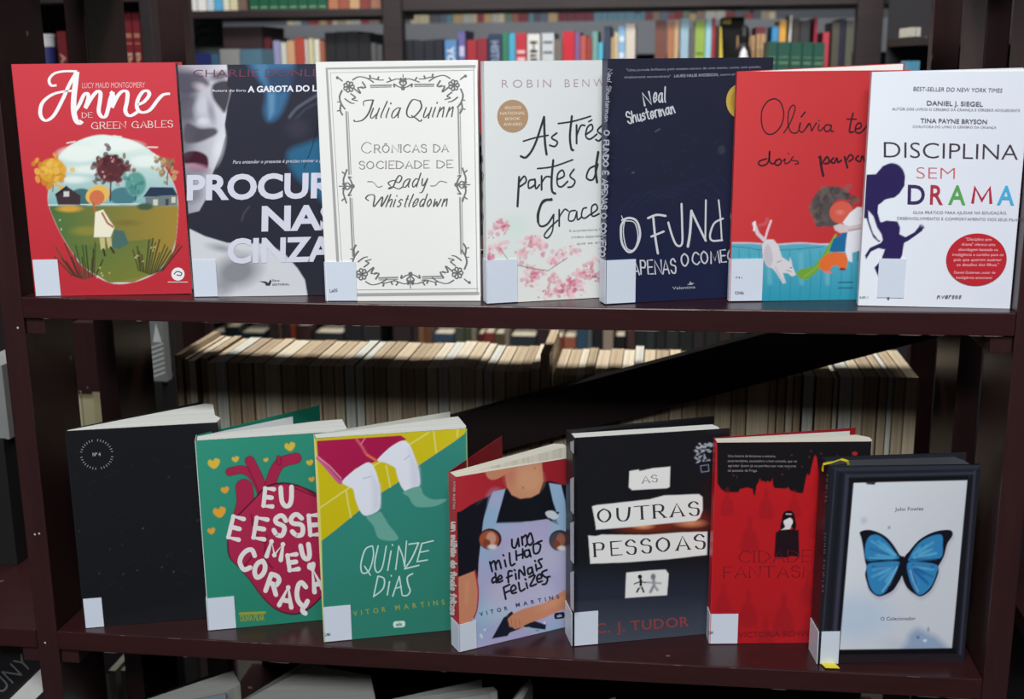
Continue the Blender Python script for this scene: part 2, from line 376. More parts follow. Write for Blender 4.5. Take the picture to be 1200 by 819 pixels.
# diagonal brace across the back
bx0, bx1 = -.02, .96
def brace_z(x): return -.202+.302*(x-.386)
pts = [(bx0, brace_z(bx0)), (bx1, brace_z(bx1)), (bx1, brace_z(bx1)-.060), (bx0, brace_z(bx0)-.060)]
vs = [(x-BO.x, y-BO.y, z-BO.z) for y in (.310, .328) for x, z in pts]
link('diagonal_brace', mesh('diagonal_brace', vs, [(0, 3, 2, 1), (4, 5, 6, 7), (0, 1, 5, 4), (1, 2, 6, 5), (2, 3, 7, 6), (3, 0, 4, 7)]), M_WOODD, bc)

# ------------------------------------------------------------------ books shown face on
SOFT = .0008
class Book:
    def __init__(s, label, X, Y, yaw, w, h, zb, quad, bg, art=None, ts=.018, tc=.0007, pages=None, back=12, spine=None,
                 tilt=0.0, pmat=None, hard=False, backcol=None, over=0.0, leafs=(), edge=None, group='books shown face on', inner=None, name='book', res=SOFT):
        s.w, s.h, s.ts, s.tc = w, h, ts, tc
        s.root = empty(name, (X, Y, zb+.0003-SAG*math.sin(math.pi*min(1, max(0, (X+w*.5)/.94)))*.9), math.radians(yaw), label, 'book', group)
        if quad is None:
            c, n = math.cos(math.radians(yaw)), math.sin(math.radians(yaw))
            quad = [project((X+c*a, Y+n*a, zb+b)) for a, b in ((0, h), (w, h), (0, 0), (w, 0))]
        TL, TR, BL, BR = quad
        s.H = homography([TL, TR, BL, BR], [(0, h), (w, h), (0, 0), (w, 0)]); Hi = np.linalg.inv(s.H)
        # front cover with its printed face
        if art: nx, nz = int(w/res), int(h/res)
        else: nx, nz = 4, 6
        gx, gz = np.meshgrid(np.linspace(0, w, nx+1), np.linspace(0, h, nz+1)); gx, gz = gx.ravel(), gz.ravel()
        p = hmap(Hi, np.c_[gx, gz]); pa = Paint(p[:, 0], p[:, 1], bg)
        if art: art(pa)
        nv = len(gx); co = np.zeros((nv+8, 3)); co[:nv, 0] = gx; co[:nv, 2] = gz
        co[nv:] = np.array(box_vs(0, w, 0, tc, 0, h))
        ii = np.arange(nx*nz); r = ii//nx; c = ii % nx; a = r*(nx+1)+c
        F = np.c_[a, a+1, a+nx+2, a+nx+1]; bf = [f for f in BOXF if f != (3, 7, 4, 0)]
        bfa = np.array(bf)+nv; F = np.vstack([F, bfa[[0, 1, 2, 3]], bfa[[4]]])
        me = bpy.data.meshes.new('front_cover'); me.vertices.add(nv+8); me.vertices.foreach_set('co', co.ravel())
        me.loops.add(len(F)*4); me.loops.foreach_set('vertex_index', F.ravel().astype(np.int32))
        me.polygons.add(len(F)); me.polygons.foreach_set('loop_start', (np.arange(len(F))*4).astype(np.int32))
        try: me.polygons.foreach_set('loop_total', np.full(len(F), 4, np.int32))
        except Exception: pass
        at = me.color_attributes.new('Print', 'FLOAT_COLOR', 'POINT')
        C = np.ones((nv+8, 4)); C[:nv, :3] = np.clip(pa.C, .004, .86); C[nv:, :3] = [lin(v) for v in (edge or bg)]
        at.data.foreach_set('color', C.ravel().astype(np.float32)); me.update(); me.validate()
        # the plain BOXF back face is wound the same way as the rest
        s.cover = link('front_cover', me, M_COVER, s.root)
        sp = spine or bg
        s.spine = box('spine', -tc, 0, 0, ts, 0, h, plain(sp, .4, name='spine_card'), s.root)
        # page block
        tp = pages or [(.001, tc), (w-.003-over, tc), (w-.004-over, ts*1.1+.01), (.001, ts-tc)]
        hp = h-(.0035 if hard else .0006)
        o = prism('page_block', tp, .0005+(.003 if hard else 0), hp, pmat or M_PAGES, s.root)
        if tilt:
            for v in o.data.vertices: v.co.z += tilt*v.co.x
        s.pages = o
        if back is not None:
            a = math.radians(back); c_, s_ = math.cos(a), math.sin(a); y0 = ts-tc
            poly = [(0, y0), (w*c_, y0+w*s_), (w*c_-tc*s_, y0+w*s_+tc*c_), (-tc*s_, y0+tc*c_)]
            ob = prism('back_cover', poly, 0, h, plain(backcol or sp, .4, name='back_cover_card'), s.root)
            if tilt:
                for v in ob.data.vertices: v.co.z += tilt*v.co.x
        for ang, y0, frac, col in leafs:
            a = math.radians(ang); c_, s_ = math.cos(a), math.sin(a); t = .0003; L = w*frac
            prism('loose_leaf', [(.001, y0), (L*c_, y0+L*s_), (L*c_-t*s_, y0+L*s_+t*c_), (.001-t*s_, y0+t*c_)], .001, h-.001, plain(col, .7, name='leaf_paper'), s.root)
        s.n = 0
        # spine plane
        c, n = math.cos(math.radians(yaw)), math.sin(math.radians(yaw))
        def wp(lx, ly, lz): return project((X+c*lx-n*ly, Y+n*lx+c*ly, zb+lz))
        s.HS = homography([wp(-tc, ts, h), wp(-tc, 0, h), wp(-tc, ts, 0), wp(-tc, 0, 0)], [(ts, h), (0, h), (ts, 0), (0, 0)]); s.wp = wp
    def L(s, spine=False): return Lettering(s.HS if spine else s.H)
    def put(s, lt, name, col, spine=False, rough=.5):
        s.n += 1; lift = .00012+.00007*s.n
        if spine: return lt.build(name, plain(col, rough, nse=.02), s.spine, lambda a, b, l: (-s.tc-l, a, b), lift)
        return lt.build(name, plain(col, rough, nse=.02), s.cover, lambda a, b, l: (a, -l, b), lift)
    def label(s, w_, h_, x0=0.0, z0=.004, spine=True, marks=True):
        """call number label glued round the foot of the spine"""
        t = .0009; vs = box_vs(x0, x0+w_, -t, -.00005, z0, z0+h_); fs = list(BOXF)
        if spine:
            vs += box_vs(-s.tc-t*.8, -s.tc-.00005, -t, s.ts, z0, z0+h_); fs += [tuple(i+8 for i in f) for f in BOXF]
        o = link('call_number_label', mesh('call_number_label', vs, fs), M_LABEL, s.root)
        return o
B = {}
WHITE = (236, 236, 238)
# ---------- 1 red storybook
def art_red(p):
    p.view(0, 0, 1); p.grad(0, 70, 0, 350, (205, 62, 72), (186, 46, 56))
    p.view(40, 150, 4.31)
    blob = [(75, 300), (100, 180), (170, 95), (260, 50), (350, 35), (480, 60), (570, 105), (630, 165), (675, 230), (712, 310), (725, 400), (715, 560), (690, 650), (620, 730), (500, 780), (380, 780), (250, 700), (190, 620), (130, 520), (90, 430), (72, 370)]
    p.poly(blob, (214, 232, 224), smooth=True, soft=1.6)
    p.grad(0, 60, 0, 390, (226, 238, 230), (128, 178, 180), blob)
    for q in ((230, 130, 110, 40), (420, 90, 120, 30), (300, 210, 120, 22), (560, 170, 80, 30), (200, 260, 70, 18)): p.ell(*q, (238, 243, 236), soft=4, a=.7)
    gr = [(78, 395), (725, 395), (722, 480), (715, 560), (690, 650), (620, 730), (500, 780), (380, 780), (250, 700), (190, 620), (130, 520), (90, 430)]
    p.poly(gr, (112, 128, 58)); p.grad(100, 0, 700, 0, (74, 112, 62), (158, 132, 58), gr)
    p.grad(0, 560, 0, 760, (74, 112, 62), (104, 122, 52), [(200, 600), (600, 560), (600, 740), (400, 780), (250, 700)], a=.6)
    p.ell(240, 350, 60, 45, (66, 108, 112), soft=2); p.ell(450, 345, 70, 45, (74, 122, 130), soft=2)
    p.ell(512, 285, 52, 62, (92, 152, 142), soft=3); p.line([(512, 290), (512, 370)], 1, (50, 60, 60))
    p.dabs([(480, 260), (530, 290), (510, 310)], 16, 22, 16, [(110, 165, 150), (70, 130, 130)], 5)
    p.line([(75, 388), (560, 384)], 1.2, (214, 222, 216))
    p.ell(92, 215, 70, 62, (214, 158, 52), soft=3); p.line([(95, 320), (100, 250), (150, 215)], 1.1, (120, 90, 60))
    p.dabs([(40, 190), (90, 170), (150, 240), (95, 260), (50, 230)], 40, 25, 18, [(224, 168, 60), (200, 138, 44), (232, 184, 86)], 6)
    p.ell(385, 205, 72, 70, (88, 46, 52), soft=3); p.line([(385, 370), (388, 250)], 1.6, (70, 40, 44))
    p.dabs([(320, 180), (440, 180), (385, 150), (400, 250), (350, 250), (470, 200)], 60, 22, 16, [(96, 50, 56), (74, 36, 44), (120, 66, 62)], 7)
    p.dabs([(330, 150), (400, 160), (470, 205), (350, 240), (420, 270)], 12, 12, 7, [(214, 150, 140), (226, 180, 170)], 8)
    p.dabs([(670, 190), (690, 230), (640, 240), (650, 170)], 36, 22, 16, [(150, 116, 84), (120, 90, 66), (186, 160, 110)], 9)
    p.line([(670, 290), (672, 230), (700, 180)], 1.1, (96, 70, 56))
    p.poly([(108, 335), (165, 293), (236, 342), (234, 388), (122, 388)], (64, 50, 56)); p.poly([(150, 320), (178, 320), (178, 346), (150, 346)], (206, 206, 200)); p.poly([(105, 335), (165, 290), (170, 300), (115, 345)], (44, 38, 46))
    p.poly([(550, 350), (585, 300), (700, 302), (722, 342)], (42, 56, 78)); p.poly([(560, 350), (720, 342), (720, 392), (566, 398)], (110, 122, 124))
    p.poly([(600, 362), (624, 362), (624, 392), (600, 392)], (204, 206, 186)); p.poly([(662, 360), (678, 360), (678, 392), (662, 392)], (60, 66, 74)); p.poly([(692, 350), (712, 350), (712, 380), (692, 380)], (204, 206, 186))
    p.ell(560, 398, 40, 18, (70, 90, 70), soft=2); p.ell(180, 408, 58, 16, (206, 158, 62), soft=3); p.ell(270, 520, 70, 22, (150, 140, 56), soft=5, a=.7); p.ell(470, 480, 60, 14, (120, 104, 52), soft=4, a=.7)
    # small figure in a straw hat and pinafore
    p.poly([(405, 515), (455, 520), (480, 585), (430, 612), (392, 600)], (74, 106, 100)); p.ell(322, 338, 62, 47, (226, 182, 92), -20); p.ell(318, 352, 38, 38, (206, 112, 78), -10)
    p.line([(300, 380), (315, 440), (370, 490)], 2.6, (176, 106, 62)); p.poly([(310, 425), (350, 412), (385, 470), (408, 500), (388, 552), (304, 552)], (236, 230, 206))
    p.line([(345, 430), (372, 480), (400, 500)], 2.4, (170, 100, 62)); p.poly([(332, 555), (358, 555), (362, 612), (340, 615)], (196, 186, 130)); p.poly([(366, 555), (390, 555), (396, 600), (376, 608)], (196, 186, 130))
    p.line([(352, 612), (360, 645)], 2.2, (44, 44, 46)); p.line([(388, 602), (405, 630)], 2.2, (44, 44, 46))
    r = random.Random(4)
    for bx, by, n_, s_ in ((255, 765, 15, 1), (590, 740, 15, -1)):
        for i in range(n_):
            t = i/(n_-1)-.5; hgt = r.uniform(90, 190); p.line([(bx+t*120, by-abs(t)*40), (bx+t*120-s_*hgt*.25+t*120, by-hgt)], 1.5, r.choice([(52, 58, 40), (70, 74, 42), (64, 46, 40)]))
    p.dabs([(530, 640), (600, 610), (350, 740), (140, 500)], 16, 16, 5, [(214, 190, 110), (226, 214, 170)], 3)
    for a, b in (((165, 75), (205, 68)), ((570, 98), (620, 100)), ((600, 130), (625, 150)), ((400, 40), (440, 46))): p.line([a, b], 1.3, (238, 236, 228))
b = Book('red storybook with a white script title over an orchard picture, upper board', .0133, .004, 10, .1524, .2229, ZA,
         [(13, 74), (204, 74.5), (43, 347.5), (225, 344)], (192, 50, 60), art_red, ts=.016, back=7, spine=(180, 44, 54), tilt=.004)
t = b.L().view(20, 70, 5.714)
W1 = 3.0
t.stroke([(262, 168), (225, 168), (212, 130), (245, 90), (310, 75), (398, 76)], 3.4, nib=.75)
t.stroke([(398, 78), (350, 160), (300, 270), (245, 370), (190, 405), (155, 365), (165, 290), (225, 235), (300, 212), (395, 205)], 4.6, nib=.55)
t.stroke([(396, 78), (388, 160), (378, 260), (378, 340), (392, 400), (415, 425), (432, 408)], 6.4, nib=.5)
t.stroke([(385, 345), (415, 300), (445, 235), (468, 225), (475, 255), (455, 322)], 4.6, nib=.6); t.stroke([(455, 325), (500, 250), (535, 212), (556, 225), (552, 280), (545, 345), (565, 382), (592, 378), (610, 320), (622, 262), (640, 215)], 4.8, nib=.6)
t.stroke([(622, 215), (640, 240), (632, 318)], 4.8, nib=.6); t.stroke([(632, 322), (670, 245), (705, 212), (735, 222), (733, 280), (722, 340), (738, 372), (765, 375), (805, 350)], 4.8, nib=.6)
t.stroke([(800, 305), (845, 285), (880, 240), (868, 212), (835, 220), (805, 270), (800, 325), (830, 355), (885, 340), (940, 270), (975, 238), (1018, 232)], 4.6, nib=.6)
b.put(t, 'title_lettering', (244, 240, 240))
t = b.L().view(20, 70, 5.714); t.type('LUCY MAUD MONTGOMERY', (434, 190), (852, 190), 38, bold=-.006); b.put(t, 'author_lettering', (232, 188, 188))
t = b.L().view(20, 70, 5.714); t.pen('DE', (436, 388), (500, 386), 34, .8, nib=.5, serif=.8); t.pen('GREEN GABLES', (500, 463), (1036, 455), 44, 1.15, nib=.45, serif=1.1); b.put(t, 'subtitle_lettering', (238, 216, 212))
t = b.L().view(40, 150, 4.31); t.disc(727, 738, 33); t.stroke([(678, 778), (776, 778)], .7); b.put(t, 'publisher_disc', (236, 232, 232))
t = b.L().view(40, 150, 4.31); t.stroke([(708, 738), (722, 725), (745, 732), (740, 745), (722, 742)], 1.3); b.put(t, 'publisher_sign', (70, 90, 110))
b.label(.024, .036, spine=False, x0=.0006, z0=.0005)

# ---------- 2 dark thriller, half face
def art_face(p):
    p.view(0, 0, 1); p.grad(200, 70, 400, 350, (48, 48, 62), (40, 41, 52))
    p.view(200, 70, 5.458)
    face = [(0, 0), (340, 10), (350, 90), (345, 160), (372, 205), (350, 300), (335, 410), (342, 480), (310, 600), (262, 720), (235, 860), (180, 960), (90, 980), (60, 500)]
    p.poly(face, (196, 196, 206), soft=2); p.grad(60, 0, 340, 0, (120, 118, 130), (214, 214, 222), face, a=.8)
    p.poly([(20, 40), (130, 60), (210, 110), (230, 160), (150, 200), (40, 200)], (84, 80, 94), soft=5, smooth=True, a=.9)
    p.poly([(260, 150), (350, 130), (372, 200), (340, 330), (300, 300), (255, 230)], (48, 44, 56), soft=4, smooth=True, a=.95)
    p.ell(300, 100, 60, 28, (70, 62, 76), -10, soft=5, a=.8); p.ell(180, 170, 48, 24, (206, 196, 206), 20, soft=5, a=.8)
    p.ell(95, 300, 80, 90, (70, 66, 80), soft=9, a=.75); p.ell(190, 290, 45, 70, (202, 202, 212), 15, soft=8, a=.8)
    p.poly([(90, 400), (180, 430), (270, 430), (290, 465), (230, 500), (150, 525), (80, 510)], (58, 52, 64), soft=4, smooth=True, a=.9); p.ell(200, 388, 34, 22, (220, 220, 228), soft=4, a=.7)
    p.poly([(80, 590), (150, 575), (215, 600), (235, 640), (225, 690), (150, 660), (80, 650)], (66, 26, 42), soft=2.5, smooth=True); p.ell(165, 685, 70, 26, (170, 124, 142), 10, soft=4, a=.9)
    p.ell(150, 720, 90, 30, (120, 116, 128), soft=6, a=.6); p.ell(120, 850, 80, 60, (118, 116, 128), soft=8, a=.7)
    p.ell(110, 45, 90, 30, (190, 180, 190), soft=6, a=.6); p.ell(60, 170, 90, 110, (80, 76, 90), soft=14, a=.7); p.ell(70, 480, 70, 120, (96, 92, 104), soft=12, a=.6); p.ell(250, 330, 20, 70, (120, 116, 130), -14, soft=5, a=.6); p.ell(300, 560, 30, 90, (226, 226, 232), 12, soft=7, a=.7)
    for q in ([(480, 0), (760, 0), (745, 200), (690, 350), (620, 395), (585, 330), (590, 190)],): p.poly(q, (62, 112, 154), soft=8, a=.85, smooth=True)
    p.poly([(610, 220), (655, 200), (650, 340), (620, 380)], (110, 158, 190), soft=5, a=.6); p.poly([(520, 20), (600, 10), (610, 180), (560, 120)], (90, 140, 178), soft=6, a=.5)
    p.poly([(600, 90), (760, 60), (860, 40), (900, 120), (760, 190), (640, 200)], (46, 52, 74), soft=10, a=.7, smooth=True)
    p.line([(750, 370), (800, 310), (920, 235)], 3.0, (110, 116, 134), soft=3, a=.6, smooth=True); p.line([(790, 380), (850, 320), (930, 280)], 2, (84, 84, 100), soft=3, a=.5)
    p.poly([(740, 600), (860, 540), (1000, 520), (1080, 700), (1080, 1000), (900, 840), (790, 740)], (44, 106, 142), soft=9, a=.85, smooth=True)
    p.line([(940, 380), (900, 560), (850, 700)], 1.2, (30, 30, 40), a=.8); p.ell(800, 440, 70, 60, (62, 60, 76), soft=10, a=.6)
    p.view(200, 190, 4.965)
    nk = [(95, 375), (200, 428), (330, 470), (480, 478), (570, 480), (670, 545), (745, 630), (790, 700), (808, 800), (120, 800)]
    p.poly(nk, (206, 208, 212), soft=1.4, smooth=False); p.ell(390, 640, 130, 90, (98, 98, 106), -15, soft=16, a=.75); p.ell(300, 500, 70, 20, (130, 130, 136), 12, soft=6, a=.7); p.ell(300, 740, 60, 50, (120, 120, 128), soft=10, a=.5)
    p.line([(415, 340), (425, 300), (455, 260)], 1.5, (86, 86, 98), soft=2, a=.7, smooth=True)
b = Book('dark thriller paperback with half a grey face and large pale capitals beside it', .1716, .016, 9, .1527, .2212, ZA,
         [(206, 75), (397, 76), (229, 348), (414, 350)], (42, 43, 55), art_face, ts=.012, back=5, spine=(40, 42, 52), over=.004)
t = b.L().view(200, 70, 5.458); t.type('CHARLIE DONLEA', (130, 105), (1010, 112), 48, bold=-.01); b.put(t, 'author_lettering', (112, 52, 76))
t = b.L().view(200, 70, 5.458); t.type('A GAROTA DO LAGO', (480, 206), (1046, 206), 38, bold=.03); t.type('Autora do livro', (250, 200), (468, 202), 16); b.put(t, 'strapline', (232, 232, 240))
t = b.L().view(200, 70, 5.458); t.type('Para entender o presente é preciso reviver o passado', (392, 662), (1040, 662), 22, shear=.2, bold=.012); b.put(t, 'quote_line', (190, 192, 204))
t = b.L().view(200, 190, 4.965); t.type('PROCUR', (92, 210), (950, 212), 140, bold=.034); t.type('NAS', (530, 401), (985, 401), 140, bold=.034); t.type('CINZA', (334, 586), (958, 586), 138, bold=.034); b.put(t, 'title_lettering', (210, 210, 224))
t = b.L().view(200, 190, 4.965); t.fill([(520, 700), (560, 702), (575, 712), (588, 690), (594, 700), (585, 728), (560, 726), (556, 712)]); t.type('Faro', (600, 705), (640, 705), 14); t.type('EDITORIAL', (600, 728), (700, 728), 12); b.put(t, 'publisher_mark', (50, 52, 60))
b.label(.0225, .036, spine=False, x0=.0006, z0=.0005)

# ---------- 3 white book, engraved grey frame
b = Book('white book with an ornate grey engraved frame and italic script title', .3077, .008, 5, .1475, .2232, ZA,
         [(368.5, 71), (562, 70.5), (386, 351.5), (565, 352)], (233, 232, 228), None, ts=.010, back=3.5, spine=(226, 226, 224), tilt=.004)
t = b.L()
t.stroke([(397.5, 306), (381, 79), (559, 77.5)], 3.4, smooth=False); t.stroke([(402, 306), (385.5, 84), (558, 82)], .7, smooth=False)
t.stroke([(558, 77.5), (561, 345)], .9, smooth=False); t.stroke([(419, 344.5), (562, 343.5)], 3.6, smooth=False); t.stroke([(419, 339), (562, 338)], .7, smooth=False)
b.put(t, 'outer_frame_print', (164, 164, 162))
t = b.L()
for (x0, y0), (x1, y1) in (((406.5, 131), (416.5, 300)), ((540.5, 128), (543.5, 298)), ((434, 101), (459, 100.5)), ((487, 100), (510, 100)), ((446, 326.5), (468, 326)), ((497, 325.5), (521, 325))):
    if abs(x1-x0) < 12:
        my0, my1 = 205, 233
        for a0, a1 in ((y0, my0), (my1, y1)):
            f = lambda y: x0+(x1-x0)*(y-y0)/(y1-y0)
            for q in (-1.3, 1.0): t.stroke([(f(a0)+q, a0), (f(a1)+q, a1)], .9 if q > 0 else 1.9, smooth=False)
    else:
        for q in (-1.2, 1.0): t.stroke([(x0, y0+q), (x1, y1+q)], .9 if q > 0 else 1.8, smooth=False)
b.put(t, 'inner_frame_print', (150, 150, 148))
t = b.L()
def flower(t, cx, cy, r, n=7, w_=1.5):
    for i in range(n):
        a = 6.283*i/n; x, y = cx+r*math.cos(a), cy+r*math.sin(a)
        t.stroke([(cx, cy), (cx+r*.8*math.cos(a-.35), cy+r*.8*math.sin(a-.35)), (x, y), (cx+r*.8*math.cos(a+.35), cy+r*.8*math.sin(a+.35)), (cx, cy)], w_)
def corner(t, cx, cy, sx, sy):
    f = lambda x, y: (cx+sx*x, cy+sy*y)
    flower(t, cx+sx*2, cy+sy*2, 6.5)
    t.disc(cx-sx*12, cy-sy*9, 1.8, n=8); t.stroke([f(-11, -9), f(-6, -5)], 1.4)
    for P in ([(6, -6), (14, -10), (24, -8), (32, -3)], [(24, -8), (30, -8), (38, -6), (44, -6)], [(-6, 6), (-9, 14), (-7, 22), (-2, 29)], [(-7, 22), (-8, 30), (-5, 36)],
              [(8, 4), (16, 10), (13, 3), (20, 4)], [(4, 10), (10, 15), (6, 17), (13, 19)], [(18, -4), (22, 3), (16, 2)], [(-3, 16), (4, 21), (9, 22)],
              [(36, -6), (38, -10)], [(28, -8), (27, -12)], [(-8, 30), (-12, 31)], [(-8, 20), (-12, 20)]): t.stroke([f(*q) for q in P], 2.1, nib=.4)
for q in ((406, 99, 1, 1), (536, 98, -1, 1), (424, 323, 1, -1), (540, 322, -1, -1)):
    t = b.L(); corner(t, *q); b.put(t, 'corner_ornament', (112, 112, 112))
    b.n -= 1
def crest(t, cx, cy, ang):
    c, s_ = math.cos(ang), math.sin(ang); f = lambda x, y: (cx+x*c-y*s_, cy+x*s_+y*c)
    for q in (-1, 1):
        for P in ([(0, 4), (q*4, 0), (q*3, -4), (q*8, -5), (q*14, -3), (q*20, -1)], [(0, 6), (q*6, 4), (q*11, 1), (q*10, 5)], [(q*14, -3), (q*17, -7)], [(0, -2), (q*3, -6), (q*2, -1)]): t.stroke([f(*u) for u in P], 2.0, nib=.45)
    t.stroke([f(0, -10), f(0, 8)], 1.1, smooth=False); t.disc(*f(0, 6), 2.6, n=10); t.disc(*f(0, -3), 1.6, n=8)
for q in ((473, 97, 0), (408, 219, -math.pi/2), (543, 218, math.pi/2), (483, 327, math.pi)):
    t = b.L(); crest(t, *q); b.put(t, 'crest_ornament', (112, 112, 112)); b.n -= 1
b.n += 1
t = b.L().view(370, 70, 6.154)
t.stroke([(345, 330), (345, 300), (385, 290), (420, 290)], 1.0); t.stroke([(415, 290), (385, 380), (340, 435), (285, 447), (275, 435)], 2.0, nib=.4)
t.pen('ulia', (392, 422), (600, 422), 125, 1.5, nib=.35, shear=.35)
t.stroke([(760, 300), (705, 290), (665, 360), (670, 410), (715, 415), (770, 350), (760, 295)], 1.9, nib=.4); t.stroke([(695, 405), (730, 425), (760, 448), (775, 435)], 1.8, nib=.5)
t.pen('uinn', (782, 420), (1000, 418), 125, 1.5, nib=.35, shear=.35)
b.put(t, 'author_lettering', (84, 84, 84))
t = b.L().view(370, 70, 6.154); t.pen('C', (335, 677), (405, 677), 78, 1.1, nib=.35); t.pen('RÔNICAS', (428, 674), (808, 672), 55, 1.25, nib=.45, serif=.9); t.pen('DA', (862, 672), (968, 671), 55, 1.25, nib=.45, serif=.9)
t.pen('SOCIEDADE', (318, 792), (828, 788), 54, 1.25, nib=.45, serif=.9); t.pen('DE', (886, 788), (1000, 786), 54, 1.25, nib=.45, serif=.9); b.put(t, 'subtitle_lettering', (142, 140, 134))
t = b.L().view(370, 200, 5.282)
t.stroke([(470, 100), (455, 80), (490, 65), (520, 80), (540, 50), (525, 35), (505, 60), (485, 105), (455, 118), (480, 105), (520, 118), (545, 105)], 1.6, nib=.4)
t.pen('ady', (545, 110), (692, 106), 88, 1.45, nib=.35, shear=.35)
t.stroke([(335, 190), (315, 175), (335, 155), (370, 160), (365, 228), (420, 165), (412, 228), (455, 155)], 1.6, nib=.4); t.pen('histledown', (440, 230), (822, 228), 80, 1.4, nib=.35, shear=.35)
b.put(t, 'title_lettering', (88, 88, 88))
t = b.L().view(370, 200, 5.282); t.stroke([(325, 72), (360, 75), (390, 105), (418, 100)], .8); t.stroke([(720, 100), (750, 98), (780, 72), (822, 80)], .8); b.put(t, 'flourish_print', (150, 150, 148))
b.label(.0285, .0375, x0=.0004, z0=.0005)
t = b.L().view(370, 200, 5.282); t.type('Le05', (100, 748), (148, 744), 20, bold=.02); b.n = 13; b.put(t, 'shelf_mark', (90, 96, 110))

# ---------- 4 pale book, pink blossom
def art_blossom(p):
    p.view(0, 0, 1); p.grad(568, 0, 740, 0, (224, 227, 226), (214, 217, 216)); p.grad(0, 230, 0, 350, (222, 226, 224), (226, 226, 218), [(560, 235), (760, 235), (760, 360), (560, 360)], a=.6)
    p.view(560, 230, 6.3); p.ell(270, 210, 90, 70, (206, 224, 214), soft=12, a=.7); p.ell(250, 400, 110, 120, (212, 226, 218), soft=14, a=.6)
    cl = [(150, 200), (190, 215), (110, 270), (90, 410), (140, 390), (80, 460), (180, 350), (370, 330), (420, 310), (350, 390), (460, 400), (300, 440), (470, 360), (400, 560), (380, 610), (250, 555), (430, 540), (590, 420), (640, 430), (560, 480), (540, 600), (620, 650), (700, 660), (520, 700), (640, 700), (720, 400), (780, 580), (830, 560), (700, 600), (860, 470), (760, 700), (900, 600), (680, 720), (980, 520), (1040, 580)]
    p.dabs(cl, 330, 26, 22, [(222, 160, 172), (232, 186, 194), (210, 134, 154), (236, 204, 206)], 11, a=.6)
    p.dabs([(820, 570), (620, 680), (700, 640), (190, 215), (90, 460), (400, 600)], 60, 24, 17, [(196, 92, 122), (206, 112, 138)], 12, a=.6)
    p.dabs(cl, 60, 26, 7, [(120, 58, 70), (150, 74, 84), (176, 110, 80)], 13, a=.8)
    p.line([(100, 470), (200, 478), (300, 505), (420, 530), (520, 545)], .9, (120, 82, 84), smooth=True); p.line([(165, 385), (230, 470), (260, 540)], .7, (130, 90, 90)); p.line([(520, 545), (660, 450)], .7, (130, 90, 90)); p.line([(850, 590), (990, 610)], .8, (90, 60, 62))
b = Book('pale book with black brush-script title, brown seal and pink blossom sprays', .4638, .007, 20.8, .1473, .2226, ZA,
         [(568, 70), (750, 70), (572, 355), (745, 345.5)], (224, 227, 226), art_blossom, ts=.015, back=9, spine=(226, 229, 228))
t = b.L(); t.type('ROBIN', (588, 101.5), (646, 101.5), 9.5, bold=-.012, space=.35); t.type('BENWAY', (662, 101.5), (735, 101), 9.5, bold=-.012, space=.35); b.put(t, 'author_lettering', (172, 148, 156))
t = b.L().disc(600.8, 135, 18.3, 19.3, n=28); b.put(t, 'round_seal_print', (176, 144, 112))
t = b.L()
for y, a, c, q in ((127, 591, 611, 'VENCEDOR'), (133.5, 586, 616, 'NATIONAL'), (140, 592, 610, 'BOOK'), (146.5, 590, 612, 'AWARD')): t.type(q, (a, y), (c, y-.4), 3.6, bold=.01)
b.put(t, 'seal_lettering', (226, 208, 188))
t = b.L().view(580, 100, 5.12)
K = [([(155, 420), (190, 425), (240, 350), (295, 185)], 2.1), ([(295, 185), (300, 330), (310, 410)], 2.3), ([(170, 330), (240, 310), (320, 295)], 1.4), ([(372, 282), (340, 310), (375, 335), (360, 362), (328, 355)], 1.6),
     ([(462, 182), (450, 300), (458, 375), (470, 385)], 2.2), ([(380, 225), (470, 212), (575, 182)], 1.4), ([(490, 235), (490, 345)], 1.9), ([(490, 300), (515, 240), (540, 238)], 1.6), ([(545, 292), (585, 262), (580, 232), (555, 250), (545, 300), (570, 320), (612, 290)], 1.6), ([(562, 215), (582, 204)], 1.3), ([(645, 235), (615, 270), (645, 300), (625, 330), (605, 322)], 1.6),
     ([(145, 545), (135, 720)], 2.2), ([(143, 580), (175, 540), (187, 572), (150, 602)], 1.6), ([(238, 560), (205, 568), (203, 612), (240, 590), (240, 558)], 1.6), ([(240, 558), (245, 615), (268, 592)], 1.6), ([(280, 540), (280, 622)], 1.9), ([(280, 580), (305, 545), (332, 545)], 1.5), ([(350, 445), (340, 560), (343, 630), (362, 645)], 2.2), ([(255, 495), (350, 483), (467, 443)], 1.4),
     ([(372, 562), (415, 540), (405, 505), (377, 530), (375, 590), (400, 605), (437, 572)], 1.6), ([(475, 500), (450, 540), (480, 570), (465, 602), (438, 608)], 1.6), ([(600, 480), (565, 500), (550, 552), (590, 560), (618, 470)], 1.7), ([(620, 398), (605, 500), (612, 578)], 2.4), ([(640, 560), (685, 535), (670, 500), (645, 530), (650, 590), (690, 585)], 1.6),
     ([(340, 682), (290, 690), (262, 755), (258, 815)], 2.4)]
for P, w_ in K: t.stroke(P, w_*1.18)
t.view(560, 230, 6.3)
for P, w_ in [([(545, 14), (480, 40), (440, 130), (458, 212), (512, 200), (560, 130)], 2.1), ([(560, 130), (550, 250), (512, 302), (490, 280), (535, 222), (590, 172)], 1.6), ([(600, 95), (600, 215)], 2.0), ([(600, 150), (640, 92), (668, 105)], 1.6), ([(720, 100), (680, 110), (670, 172), (710, 170), (730, 108)], 1.6), ([(730, 108), (735, 168), (762, 150)], 1.7), ([(802, 80), (775, 90), (765, 142), (790, 157), (828, 130)], 1.7), ([(830, 132), (880, 92), (870, 55), (840, 75), (845, 142), (895, 125)], 1.8)]: t.stroke(P, w_)
b.put(t, 'title_lettering', (48, 50, 58))
